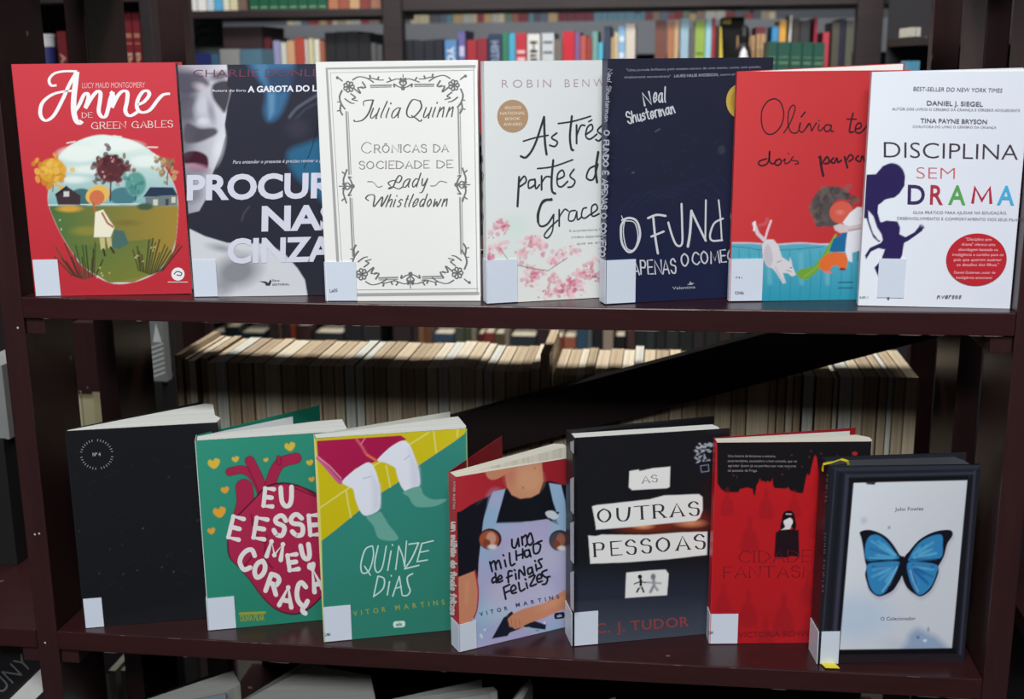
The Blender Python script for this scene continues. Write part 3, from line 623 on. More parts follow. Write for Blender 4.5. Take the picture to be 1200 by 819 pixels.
t = b.L().view(560, 230, 6.3); t.type('A surpreendente história de três', (672, 258), (1080, 240), 18); t.type('irmãos separados ao nascer', (690, 305), (1070, 288), 18); t.type('que se encontram', (730, 352), (1060, 334), 18); b.put(t, 'subtitle_lettering', (160, 156, 158))
t = b.L(True); 
t.stroke([(564.5, 178), (566, 186), (564, 194), (566.5, 204), (565, 216), (566, 228), (564.5, 240), (566.5, 252), (565, 262)], .8); b.put(t, 'spine_lettering', (120, 120, 124), True)
b.label(.0285, .041, x0=0, z0=.0005)

# ---------- 5 navy book with chalk scrawl
def art_navy(p):
    p.view(0, 0, 1); p.grad(700, 60, 700, 350, (40, 41, 56), (30, 36, 66)); p.ell(790, 180, 60, 60, (36, 40, 54), soft=40, a=.5)
    p.line([(769, 152), (774, 149)], .9, (110, 112, 126), a=.8); p.ell(742, 200, 2, 1, (80, 82, 96)); p.ell(846, 174, 4, 5, (58, 58, 74), soft=3)
    r = random.Random(2)
    for i in range(26):
        x, y = r.uniform(720, 850), r.uniform(150, 240); p.line([(x, y), (x+r.uniform(-9, 9), y+r.uniform(-6, 2))], .6, (66, 68, 84), a=.35)
    for i in range(6): p.line([(725+i*12, 245-i*3), (750+i*18, 225-i*4), (800+i*12, 232)], .8, (44, 50, 84), soft=3, a=.4, smooth=True)
b = Book('navy blue book with a chalk-scrawled title and a gold seal at its edge', .5746, .013, 20, .1589, .2235, ZA,
         [(716, 67), (907, 67), (707, 356), (893, 346.5)], (36, 38, 58), art_navy, ts=.0165, back=11, spine=(44, 46, 78), tilt=.002)
t = b.L().view(700, 220, 5.847)
for P, w_ in [([(175, 215), (155, 260), (160, 370), (205, 432), (255, 400), (285, 310), (265, 220), (215, 195), (165, 210)], 2.6), ([(185, 200), (170, 290), (190, 400), (240, 415), (270, 330), (250, 230), (190, 215)], 1.3), ([(160, 180), (170, 205)], .9),
              ([(378, 195), (388, 320), (405, 442)], 2.6), ([(342, 197), (400, 175), (462, 182)], 2.6), ([(362, 325), (448, 290)], 2.4), ([(480, 228), (505, 320), (535, 385), (572, 375), (575, 250), (573, 100)], 2.4), ([(612, 395), (628, 300), (640, 148)], 3.0), ([(640, 150), (690, 260), (735, 355)], 2.6), ([(732, 355), (740, 75)], 2.0),
              ([(827, 75), (838, 200), (845, 355)], 1.8), ([(855, 203), (795, 235), (765, 315), (780, 355), (848, 352)], 2.2), ([(950, 100), (915, 160), (915, 240), (940, 300), (985, 270), (1000, 170), (955, 100)], 1.8)]: t.stroke(P, w_)
b.put(t, 'title_lettering', (206, 208, 212))
t = b.L().view(700, 220, 5.847); t.stroke([(192, 512), (222, 490)], 1.2)
t.pen('APENAS', (232, 592), (528, 578), 96, 1.7, jit=.35, gap=2.2); t.pen('O', (565, 532), (618, 530), 86, 1.8, jit=.3); t.pen('COMEÇO', (645, 522), (1000, 492), 84, 1.7, jit=.3, gap=2.4); b.put(t, 'second_title_line', (200, 202, 208))
t = b.L().view(720, 70, 6.667); t.pen('N', (248, 345), (300, 335), 100, 2.0, jit=.2); t.pen('eal', (318, 322), (412, 322), 118, 1.6, jit=.3); t.pen('Shusterman', (115, 485), (486, 402), 88, 1.6, jit=.35, gap=2.2); b.put(t, 'author_lettering', (202, 202, 210))
t = b.L().view(720, 70, 6.667); t.type('"Uma jornada brilhante pelo oceano escuro de uma mente, conta com paixão,', (108, 78), (1150, 60), 19); t.type('simplesmente extraordinária"', (92, 132), (452, 128), 19); t.type('LAURIE HALSE ANDERSON,', (478, 128), (822, 120), 22, bold=.02); t.type('autora premiada', (834, 118), (1040, 112), 18); b.put(t, 'quote_lines', (150, 150, 166))
t = b.L().disc(869, 117.5, 17.5, 20.5, n=28); b.put(t, 'gold_seal_print', (196, 164, 72))
t = b.L().disc(869, 117.5, 12.5, 14.5, n=24); b.put(t, 'gold_seal_inner', (178, 146, 60)); t = b.L().fill([(863, 112), (870, 112), (870, 122), (864, 122)]); b.put(t, 'gold_seal_emblem', (60, 46, 40))
t = b.L().view(700, 220, 5.847); t.type('Valentina', (500, 694), (658, 686), 20, bold=.01); t.fill([(600, 660), (618, 652), (620, 636), (632, 648), (650, 650), (636, 662)]); b.put(t, 'publisher_mark', (166, 168, 180))
t = b.L(True); t.pen('Neal Shusterman', (713.5, 80), (709.5, 142), 5.0, .8, gap=2); t.pen('O FUNDO É APENAS O COMEÇO', (709, 152), (704, 300), 6.0, 1.7, gap=2.0, jit=.2); b.put(t, 'spine_lettering', (196, 200, 214), True)
b.label(.0285, .041, x0=0, z0=.0005)

# ---------- 6 red picture book
def art_cat(p):
    p.view(0, 0, 1); p.grad(868, 0, 1040, 0, (206, 64, 66), (176, 44, 50)); p.grad(0, 84, 0, 280, (204, 66, 68), (190, 48, 52), a=.4)
    p.view(860, 190, 5.12)
    wall = [(-60, 460), (60, 455), (200, 468), (330, 455), (480, 462), (620, 450), (800, 455), (1100, 450), (1100, 900), (-60, 900)]
    p.poly(wall, (58, 156, 178)); p.grad(0, 470, 0, 800, (92, 172, 192), (42, 146, 172), wall, a=.8)
    p.line([(-60, 458), (100, 458), (240, 466), (400, 455), (560, 462), (800, 452)], 1.6, (206, 196, 206), soft=1.6, smooth=True); p.line([(-20, 480), (90, 488), (150, 498), (330, 496), (440, 486), (540, 475)], .8, (40, 84, 104), a=.8, smooth=True)
    for x in range(-40, 900, 62): p.line([(x, 500), (x+8, 640), (x-4, 810)], .9, (44, 126, 152), soft=1.4, a=.7)
    for x in (205, 400, 560): p.line([(x, 520), (x+4, 700)], 5, (120, 190, 204), soft=4, a=.5)
    # pale cat stretching down
    cat = [(185, 435), (235, 435), (265, 470), (285, 540), (330, 570), (335, 540), (345, 570), (350, 600), (372, 650), (345, 660), (320, 640), (290, 640), (308, 700), (290, 705), (250, 640), (225, 610), (190, 600), (165, 540), (165, 470)]
    p.poly(cat, (214, 208, 212), smooth=False, soft=1.2); p.poly([(190, 470), (215, 480), (230, 560), (205, 600), (172, 540)], (184, 176, 186), soft=2.5, a=.7, smooth=True)
    p.line([(180, 440), (140, 400), (118, 340)], 4.4, (210, 200, 206)); p.line([(185, 430), (200, 380), (222, 322)], 2.6, (222, 196, 204)); p.line([(118, 380), (124, 330)], 2.2, (232, 226, 230)); p.line([(150, 350), (190, 340), (200, 310)], 3, (206, 110, 120), soft=3, a=.5)
    p.line([(255, 575), (280, 565)], .7, (90, 80, 90)); p.line([(335, 608), (345, 606)], .9, (60, 50, 60)); p.line([(310, 620), (345, 632)], .7, (130, 120, 130)); p.line([(240, 600), (300, 700)], 1, (166, 156, 168), a=.7); p.line([(160, 480), (170, 560), (200, 610)], .7, (120, 110, 124), smooth=True)
    # green cloth
    p.poly([(368, 640), (400, 615), (470, 600), (520, 550), (610, 400), (622, 395), (600, 470), (550, 560), (500, 630), (440, 680), (395, 672)], (112, 160, 58), soft=1.4, smooth=False); p.line([(420, 660), (500, 600), (560, 520), (612, 405)], 1.2, (150, 186, 84), soft=2, smooth=True, a=.7)
    # plain crouching child seen from the back of the hair
    p.poly([(600, 430), (680, 380), (700, 450), (690, 500), (600, 510), (575, 500)], (32, 104, 150)); p.poly([(510, 590), (540, 535), (600, 510), (680, 520), (680, 600), (650, 615), (620, 590), (590, 600), (570, 635), (530, 620)], (222, 108, 52), soft=1.3, smooth=True)
    p.ell(568, 630, 24, 9, (214, 120, 110), 10); p.ell(655, 612, 20, 8, (120, 40, 60))
    p.ell(590, 235, 128, 120, (84, 76, 76), -25, soft=3); p.dabs([(500, 250), (540, 180), (600, 140), (670, 160), (520, 310), (700, 180)], 60, 22, 26, [(96, 88, 86), (66, 58, 60), (108, 96, 90)], 21, a=.6)
    p.ell(648, 268, 72, 66, (206, 92, 76), -25, soft=1.6); p.line([(600, 215), (640, 195), (700, 200)], 1.6, (196, 48, 56), smooth=True); p.ell(640, 268, 22, 14, (220, 120, 104), soft=3)
    p.poly([(655, 330), (700, 270), (745, 235), (800, 240), (800, 480), (760, 500), (715, 510), (715, 570), (690, 560), (672, 500), (680, 420), (690, 360)], (222, 222, 228), soft=1.3); p.poly([(600, 350), (640, 335), (700, 350), (770, 335), (775, 365), (700, 385), (640, 392), (610, 375)], (206, 190, 190), soft=1.3)
    p.line([(690, 375), (770, 365)], .8, (120, 110, 120)); p.poly([(745, 500), (775, 500), (772, 560), (740, 560)], (74, 140, 150)); p.poly([(780, 130), (800, 130), (800, 190), (776, 170)], (226, 186, 120))
    p.poly([(760, 300), (784, 280), (790, 340), (770, 350)], (232, 196, 120), a=.7)
    for y in (694, 728): p.line([(630, y), (720, y-2)], 1.1, (30, 66, 90))
b = Book('red picture book with thin handwriting, a white cat and blue boards at its foot', .6901, .034, 8.5, .1576, .2109, ZA,
         [(868, 83.5), (1066, 81.5), (852, 350), (1052, 345)], (194, 54, 58), art_cat, ts=.006, back=4.5, pages=[(.001, .0007), (.150, .0007), (.150, .009), (.001, .005)], tilt=.040, spine=(196, 60, 62))
t = b.L().view(880, 95, 7.8)
for P, w_ in [([(235, 142), (170, 165), (115, 250), (115, 380), (160, 450), (230, 440), (290, 370), (312, 270), (285, 175), (235, 142)], 1.5), ([(310, 442), (370, 350), (415, 230), (395, 198), (358, 250), (350, 360), (375, 432), (425, 440), (450, 405), (462, 350)], 1.4), ([(470, 300), (505, 258)], 1.8), ([(458, 360), (448, 410), (475, 435), (510, 400), (545, 358)], 1.5), ([(512, 392), (545, 356), (562, 424)], 1.5), ([(562, 424), (588, 380), (606, 352)], 1.5), ([(630, 366), (622, 408), (642, 420), (668, 392)], 1.4), ([(626, 330), (630, 334)], 1.2), ([(728, 372), (692, 370), (676, 404), (700, 428), (736, 404), (738, 370)], 1.6), ([(738, 370), (736, 420), (758, 424)], 1.6),
              ([(935, 268), (912, 360), (905, 430), (940, 428)], 2.0), ([(880, 318), (965, 318)], 1.5), ([(955, 405), (1005, 390), (1000, 350), (965, 370), (958, 425), (1000, 438), (1062, 375)], 1.8), ([(1075, 370), (1080, 430), (1110, 380), (1125, 425), (1160, 380), (1175, 425)], 1.5),
              ([(150, 670), (90, 690), (78, 720), (115, 732), (165, 700), (180, 600), (178, 690), (210, 715), (240, 680)], 1.9), ([(240, 680), (225, 715), (255, 728), (285, 700), (270, 672), (240, 685)], 1.9), ([(300, 690), (320, 670), (318, 712), (350, 705), (375, 680)], 1.4), ([(345, 620), (352, 626)], 1.2), ([(395, 650), (375, 680), (430, 690), (440, 712), (410, 715)], 1.3),
              ([(640, 650), (645, 720), (665, 819)], 3.0), ([(625, 655), (640, 648)], 2), ([(650, 720), (700, 650), (720, 700), (680, 712)], 2.2), ([(760, 660), (735, 690), (765, 705), (790, 660), (800, 700), (830, 680)], 2.2), ([(860, 650), (885, 745)], 2.4), ([(870, 690), (910, 630), (940, 660), (900, 690)], 2.0), ([(985, 640), (960, 670), (1000, 690), (1020, 640), (1040, 690)], 2.0), ([(1060, 650), (1065, 690), (1090, 650)], 1.8), ([(1110, 640), (1095, 670), (1130, 690)], 1.8)]: t.stroke(P, w_)
b.put(t, 'title_lettering', (56, 22, 34))
b.label(.0300, .0400, x0=0, z0=.0005)
t = b.L(); t.type('741', (859, 322), (867, 322), 2.6); t.type('Ol4b', (858, 341), (869, 341), 3.6, bold=.02); b.n = 13; b.put(t, 'shelf_mark', (80, 90, 104))

# ---------- 7 white parenting book
def art_white(p):
    p.view(0, 0, 1); p.grad(1003, 0, 1195, 0, (228, 233, 240), (218, 222, 232)); p.view(1000, 170, 4.31)
    NV = (44, 34, 84)
    p.poly([(45, 115), (110, 110), (145, 70), (185, 57), (225, 70), (252, 120), (250, 165), (225, 205), (200, 225), (165, 232), (150, 238), (138, 250), (120, 262), (116, 300), (128, 345), (150, 360), (150, 395), (142, 430), (120, 452), (92, 425), (75, 380), (60, 330), (45, 330)], NV, smooth=False)
    p.poly([(70, 290), (95, 320), (112, 375), (140, 420), (142, 445), (118, 440), (92, 405), (72, 340)], (226, 230, 238)); p.poly([(128, 352), (160, 340), (215, 345), (228, 375), (225, 410), (255, 425), (300, 400), (322, 372), (325, 360), (332, 378), (348, 372), (340, 392), (310, 415), (268, 445), (248, 455), (238, 520), (212, 575), (195, 640), (180, 700), (140, 700), (118, 640), (96, 585), (130, 545), (150, 490), (118, 482), (80, 500), (55, 540), (50, 520), (75, 480), (130, 455), (140, 440), (132, 400)], NV, smooth=False)
    p.ell(186, 132, 66, 76, NV, 12); p.ell(182, 388, 44, 44, NV)
    for a in (10, 35, 60, 90): p.line([(330, 380), (330+20*math.cos(math.radians(a)), 380-20*math.sin(math.radians(a)))], 1.1, NV)
    p.poly([(40, 480), (62, 470), (90, 470), (60, 500), (48, 545), (38, 560)], (230, 234, 240), a=0.0)
b = Book('white book with a navy mother and child silhouette and a red disc, far right',   .8064, .022, -1.5, .1325, .2092, ZA,
         [(1023.5, 86), (1199, 80), (1003, 352.5), (1188.5, 359)], (224, 229, 237), art_white, ts=.011, back=6, pages=[(.001, .0007), (.1305, .0007), (.1285, .012), (.001, .010)], tilt=.020, spine=(222, 226, 234))
t = b.L().view(1010, 80, 6.316); t.type('DISCIPLINA', (155, 612), (1130, 617), 112, bold=-.008); b.put(t, 'title_lettering', (66, 52, 62))
t = b.L().view(1010, 80, 6.316); t.type('SEM', (388, 758), (668, 760), 84, bold=-.018); b.put(t, 'second_title_word', (200, 92, 98))
for ch, x0, x1, c in (('D', 264, 350, (52, 38, 88)), ('R', 376, 442, (174, 44, 66)), ('A', 468, 556, (88, 160, 84)), ('M', 584, 694, (176, 40, 62)), ('A', 716, 806, (70, 170, 214))):
    t = b.L().view(1000, 170, 4.31); t.pen(ch, (x0+8, 251), (x1-8, 252), 80, 3.5, nib=1) if ch == 'M' else t.type(ch, (x0, 256), (x1, 258), 96, bold=.016); b.put(t, 'title_letter', c)
t = b.L().view(1010, 80, 6.316); t.type('BEST-SELLER DO NEW YORK TIMES', (362, 152), (990, 148), 27, shear=.15); t.type('DANIEL J. SIEGEL', (458, 246), (856, 246), 30, bold=.014); t.type('TINA PAYNE BRYSON', (414, 366), (890, 366), 30, bold=.014); b.put(t, 'author_lettering', (104, 98, 110))
t = b.L().view(1010, 80, 6.316); t.type('AUTOR DOS LIVROS O CÉREBRO DA CRIANÇA E CÉREBRO ADOLESCENTE', (215, 284), (1125, 276), 17); t.type('COAUTORA DO LIVRO O CÉREBRO DA CRIANÇA', (360, 400), (960, 396), 16)
b.put(t, 'author_note', (134, 130, 142)); t = b.L().view(1000, 170, 4.31); t.type('GUIA PRÁTICO PARA AJUDAR NA EDUCAÇÃO,', (292, 304), (770, 305), 14); t.type('DESENVOLVIMENTO E COMPORTAMENTO DOS SEUS FILHOS', (212, 334), (856, 340), 14); b.put(t, 'subtitle_lettering', (134, 130, 142))
t = b.L().view(1000, 170, 4.31); t.disc(622, 545, 159, 140, n=44); b.put(t, 'red_disc_print', (186, 30, 44))
t = b.L().view(1000, 170, 4.31)
for i, q in enumerate(('"Disciplina sem', 'drama" oferece uma', 'abordagem baseada na', 'inteligência e carinho para os', 'pais que querem acalmar', 'os desafios dos filhos."')):
    y = 442+27*i; hw = (70, 90, 106, 136, 128, 114)[i]; t.type(q, (632-hw, y), (632+hw-5, y+2), 15)
t.type('Daniel Goleman, autor de', (506, 618), (724, 620), 14); t.type('Inteligência emocional', (518, 646), (706, 648), 14); b.put(t, 'disc_lettering', (236, 190, 196))
t = b.L().view(1000, 170, 4.31); t.pen('nversos', (420, 752), (545, 752), 26, .9, shear=.2); b.put(t, 'publisher_mark', (96, 90, 100))
b.label(.0235, .036, x0=.0155, z0=.008, spine=False)
t = b.L(); t.type('649.1', (1004, 343), (1014, 343), 2.6); t.type('1', (1037, 345), (1039.5, 345), 3, bold=.02); b.n = 13; b.put(t, 'shelf_mark', (90, 96, 110))
# ================================================================== lower board
# ---------- black book
def art_black(p):
    p.view(0, 0, 1); p.grad(80, 500, 260, 740, (25, 26, 29), (23, 24, 28)); r = random.Random(5)
    for i in range(40):
        x, y = r.uniform(90, 255), r.uniform(520, 700); p.line([(x, y), (x+r.uniform(-10, 14), y-r.uniform(0, 7))], .6, (46, 48, 54), a=.4)
    for i in range(14): p.ell(r.uniform(90, 240), r.uniform(530, 700), .8, .6, (86, 88, 96), a=.7)
b = Book('plain black book with a small ring of tiny lettering, first on the lower board', .0276, .009, 17, .1508, .2183, ZB,
         [(80, 502), (259.6, 495), (96.6, 736.5), (263, 721)], (25, 26, 29), art_black, ts=.006, back=31.5, pages=[(.001, .0007), (.149, .0007), (.1525, .018), (.146, .030), (.141, .074), (.132, .078), (.001, .005)], spine=(26, 27, 30), backcol=(26, 27, 30), res=.0016, leafs=[(29, .006, .93, (214, 214, 208)), (24, .005, .96, (222, 222, 216))])
t = b.L(); cx, cy, r_ = 116.3, 531, 17.5
for k in range(34):
    a = 6.283*k/34
    if k in (0, 8, 17, 25): continue
    x, y = cx+r_*math.cos(a), cy+r_*.93*math.sin(a); t.stroke([(x, y), (x+2.2*math.cos(a), y+2.2*math.sin(a))], .75, smooth=False)
b.put(t, 'ring_lettering', (150, 150, 150)); t = b.L(); t.type('Nº 4', (111.5, 533), (121, 532.8), 4, bold=.03); b.put(t, 'number_lettering', (160, 160, 160))
b.label(.0185, .033, spine=False, x0=.0006, z0=.0005)

# ---------- green book, red heart
def art_heart(p):
    p.view(0, 0, 1); p.grad(230, 500, 400, 740, (52, 146, 122), (38, 122, 100)); p.view(220, 500, 3.277)
    Y1, Y2 = (216, 182, 62), (224, 160, 50)
    for x, y, s_, c in ((102, 138, 26, Y1), (188, 122, 15, Y1), (308, 127, 10, Y1), (402, 76, 22, Y1), (146, 243, 17, Y2), (124, 330, 27, Y2), (92, 403, 16, Y2), (478, 140, 14, Y1), (484, 205, 12, Y2)):
        p.poly([(x-s_*.9, y+s_*.1), (x-s_*.7, y-s_*.6), (x-s_*.1, y-s_*.4), (x+s_*.2, y-s_*.8), (x+s_*.9, y-s_*.5), (x+s_*.7, y+s_*.3), (x, y+s_*.8)], c, smooth=True, soft=1.2)
    CR, DK = (166, 38, 74), (60, 20, 40)
    def vessel(P, w_): p.line(P, w_+1.4, DK, smooth=True); p.line(P, w_, CR, smooth=True)
    vessel([(165, 172), (220, 165), (265, 200), (290, 260)], 9); vessel([(245, 130), (270, 180), (300, 250)], 11); vessel([(425, 122), (365, 140), (335, 190), (320, 250)], 12); vessel([(222, 235), (225, 300), (200, 380)], 20); vessel([(357, 118), (360, 140)], 4)
    ht = [(260, 285), (310, 235), (380, 222), (450, 240), (520, 280), (570, 360), (585, 450), (570, 540), (530, 620), (490, 670), (440, 705), (395, 712), (340, 695), (290, 650), (245, 590), (200, 540), (165, 500), (160, 430), (175, 370), (215, 330)]
    q = np.array(ht, float); c = q.mean(0); p.poly(c+(q-c)*1.025, DK, smooth=True); p.poly(ht, CR, smooth=True); p.grad(200, 250, 500, 700, (186, 48, 86), (146, 30, 64), ht, a=.5)
    for P in ([(400, 230), (470, 260), (560, 300)], [(430, 226), (500, 268), (560, 320)], [(250, 340), (260, 400), (300, 450)], [(245, 470), (250, 500), (215, 545)], [(310, 420), (300, 500), (330, 545)]): p.line(P, 1.4, (96, 22, 50), smooth=True)
    p.ell(170, 250, 60, 30, (200, 60, 90), a=0)
b = Book('green book with a crimson heart filled with fat white letters', .1605, .019, 18, .1535, .2094, ZB,
         [(228.5, 514), (411, 506), (246, 739), (415, 720)], (44, 136, 112), art_heart, ts=.020, back=33.5, pages=[(.001, .0007), (.1515, .0007), (.153, .013), (.1515, .026), (.150, .046), (.12, .044), (.001, .018)], spine=(202, 208, 204), backcol=(30, 122, 98), leafs=[(27.5, .018, .72, (208, 210, 210))])
t = b.L().view(220, 500, 3.277)
def fat(ch, cx, cy, w_, h_, ang=0, bold=5.5):
    w_ -= 10; h_ -= 12
    a = math.radians(ang); dx, dy = math.cos(a)*w_/2, -math.sin(a)*w_/2; ux, uy = -math.sin(a)*h_/2, -math.cos(a)*h_/2
    t.pen(ch, (cx-dx-ux, cy-dy-uy), (cx+dx-ux, cy+dy-uy), h_*.96, bold)
for a in (('E', 318, 272, 44, 82, -6), ('U', 388, 268, 52, 86, 4), ('E', 190, 390, 52, 98, -14), ('E', 285, 392, 52, 92, -10), ('S', 360, 380, 50, 88, -10), ('S', 425, 378, 52, 92, 6), ('E', 492, 378, 48, 88, 4), ('M', 342, 476, 66, 74, -14), ('E', 408, 520, 44, 70, 8), ('U', 458, 480, 40, 66, 12),
          ('C', 232, 510, 56, 96, -22), ('O', 284, 548, 52, 82, -20), ('R', 334, 604, 52, 82, -20), ('A', 383, 650, 56, 86, -10), ('Ç', 440, 640, 46, 104, 6), ('Ã', 492, 585, 44, 100, 16)): fat(*a)
b.put(t, 'title_lettering', (226, 222, 222))
t = b.L().view(220, 500, 3.277); t.type('OLIVIA PILAR', (204, 746), (298, 740), 22, bold=.03); t.stroke([(204, 718), (298, 712)], 3.2, smooth=False); b.put(t, 'author_lettering', (146, 156, 58))
b.label(.0275, .036, x0=0, z0=.0005)

# ---------- green and yellow book, dangling legs
def art_legs(p):
    p.view(0, 0, 1); p.grad(370, 600, 550, 740, (50, 138, 124), (48, 120, 104)); p.grad(0, 500, 0, 760, (52, 134, 126), (44, 122, 100), a=.5); p.view(360, 480, 5.85)
    yl = [(50, 190), (1120, 90), (1085, 160), (1020, 210), (760, 385), (620, 500), (500, 575), (190, 830), (60, 930)]
    p.poly(yl, (200, 186, 22)); p.grad(1100, 100, 100, 900, (206, 190, 40), (198, 180, 16), yl, a=.5)
    for P in ([(85, 675), (250, 560), (310, 520)], [(440, 390), (530, 340), (720, 225), (840, 150)], [(268, 560), (280, 640), (300, 740)], [(545, 380), (560, 460), (572, 530)], [(875, 140), (890, 290)], [(1040, 130), (1035, 180)]): p.line(P, 1.5, (222, 216, 120))
    p.line([(45, 190), (70, 500), (90, 900), (110, 1600)], 2.2, (214, 208, 120)); p.line([(1100, 90), (1106, 1600)], 1, (170, 190, 110))
    MG = (168, 28, 76)
    p.poly([(62, 205), (650, 170), (685, 195), (600, 260), (490, 345), (450, 360), (330, 400), (240, 495), (210, 490), (70, 310)], MG); p.grad(62, 200, 500, 400, (172, 30, 80), (158, 24, 66), [(62, 205), (650, 170), (600, 260), (240, 495), (70, 310)], a=.5)
    p.line([(70, 325), (130, 390), (215, 490), (235, 490)], 4.4, (196, 92, 134), smooth=True); p.line([(72, 318), (150, 380), (232, 470)], 1, (232, 170, 190)); p.line([(340, 195), (380, 250), (410, 300), (480, 345)], 3.2, (204, 84, 110), smooth=True); p.line([(400, 185), (370, 230)], 1.2, (222, 130, 150)); p.line([(410, 305), (485, 350)], 2, (218, 116, 60))
    SK, SH = (222, 226, 236), (206, 210, 224)
    l1 = [(240, 492), (300, 430), (380, 375), (425, 358), (460, 390), (490, 480), (505, 580), (500, 670), (470, 705), (400, 728), (360, 690), (330, 610), (315, 545), (270, 520)]
    l2 = [(485, 345), (520, 300), (590, 240), (665, 205), (710, 240), (745, 330), (770, 420), (775, 510), (740, 545), (680, 562), (640, 510), (615, 430), (605, 395), (540, 360)]
    for l in (l1, l2): p.poly(l, SK, smooth=True)
    p.poly([(440, 420), (500, 520), (500, 670), (450, 710)], SH, soft=6, a=.8); p.poly([(700, 260), (770, 400), (775, 510), (720, 550)], SH, soft=6, a=.8)
    p.line([(385, 470), (415, 462), (440, 455)], .8, (160, 164, 178)); p.line([(672, 340), (705, 310)], .8, (160, 164, 178))
    FT = (104, 164, 150)
    p.poly([(405, 735), (460, 720), (500, 700), (530, 740), (560, 790), (600, 840), (625, 880), (600, 900), (520, 895), (480, 870), (455, 800)], FT, smooth=True); p.poly([(660, 565), (770, 525), (800, 580), (860, 615), (935, 612), (960, 618), (920, 645), (860, 665), (760, 668), (720, 640), (700, 600)], FT, smooth=True)
b = Book('green and yellow book showing two pale legs dangling in crimson shorts', .2887, .007, 18, .1523, .2200, ZB,
         [(368, 512), (548.6, 501), (380.5, 752), (549, 734)], (48, 132, 114), art_legs, ts=.014, back=19, pages=[(.001, .0007), (.1505, .0007), (.153, .010), (.152, .024), (.150, .046), (.001, .013)], spine=(214, 212, 150), backcol=(200, 200, 190))
t = b.L().view(370, 590, 4.816)
for P, w_ in [([(320, 240), (280, 260), (255, 340), (262, 392), (300, 380), (325, 300), (322, 245)], 1.7), ([(275, 355), (308, 405)], 1.7), ([(352, 240), (332, 340), (345, 388), (375, 360), (398, 240)], 1.7), ([(425, 268), (405, 378)], 1.8), ([(432, 232), (434, 238)], 1.6), ([(450, 372), (468, 240)], 1.7), ([(468, 240), (490, 300), (500, 355)], 1.6), ([(500, 355), (512, 212)], 1.6), ([(525, 230), (580, 222)], 1.8), ([(580, 222), (540, 310), (500, 368)], 1.8), ([(500, 368), (580, 348)], 1.9), ([(598, 225), (570, 328)], 1.8), ([(600, 225), (662, 210)], 1.8), ([(588, 275), (635, 265)], 1.7), ([(570, 328), (628, 318)], 1.8),
              ([(350, 412), (325, 525)], 1.8), ([(352, 410), (385, 425), (378, 480), (325, 525)], 1.7), ([(415, 440), (402, 515)], 1.8), ([(424, 405), (426, 410)], 1.6), ([(432, 522), (470, 410)], 1.7), ([(470, 410), (485, 515)], 1.7), ([(448, 478), (482, 468)], 1.5), ([(545, 395), (515, 415), (520, 460), (530, 490), (515, 515), (490, 518)], 1.8)]: t.stroke(P, w_, taper=.25)
b.put(t, 'title_lettering', (196, 224, 218))
t = b.L(); t.type('VITOR', (414, 721.5), (452, 716), 5.6, bold=.02, space=.55); t.type('MARTINS', (463, 714.5), (520, 707), 5.6, bold=.02, space=.55); b.put(t, 'author_lettering', (146, 160, 78))
t = b.L().view(370, 590, 4.816); P = []
for i in range(24):
    a = 6.283*i/24; P.append((467+math.copysign(22, math.cos(a))+12*math.cos(a), 676+18*math.sin(a)-.10*(math.copysign(22, math.cos(a)))))
t.fill(P); b.put(t, 'publisher_pill', (206, 226, 218)); t = b.L().view(370, 590, 4.816); t.type('alt', (450, 686), (484, 683), 17, bold=.04); b.put(t, 'publisher_mark', (90, 140, 124))
b.label(.0275, .0385, spine=False, x0=.0004, z0=.0005)
t = b.L(); t.type('L2M3', (381, 744.5), (387, 744), 3, bold=.03); b.n = 13; b.put(t, 'shelf_mark', (70, 84, 100))

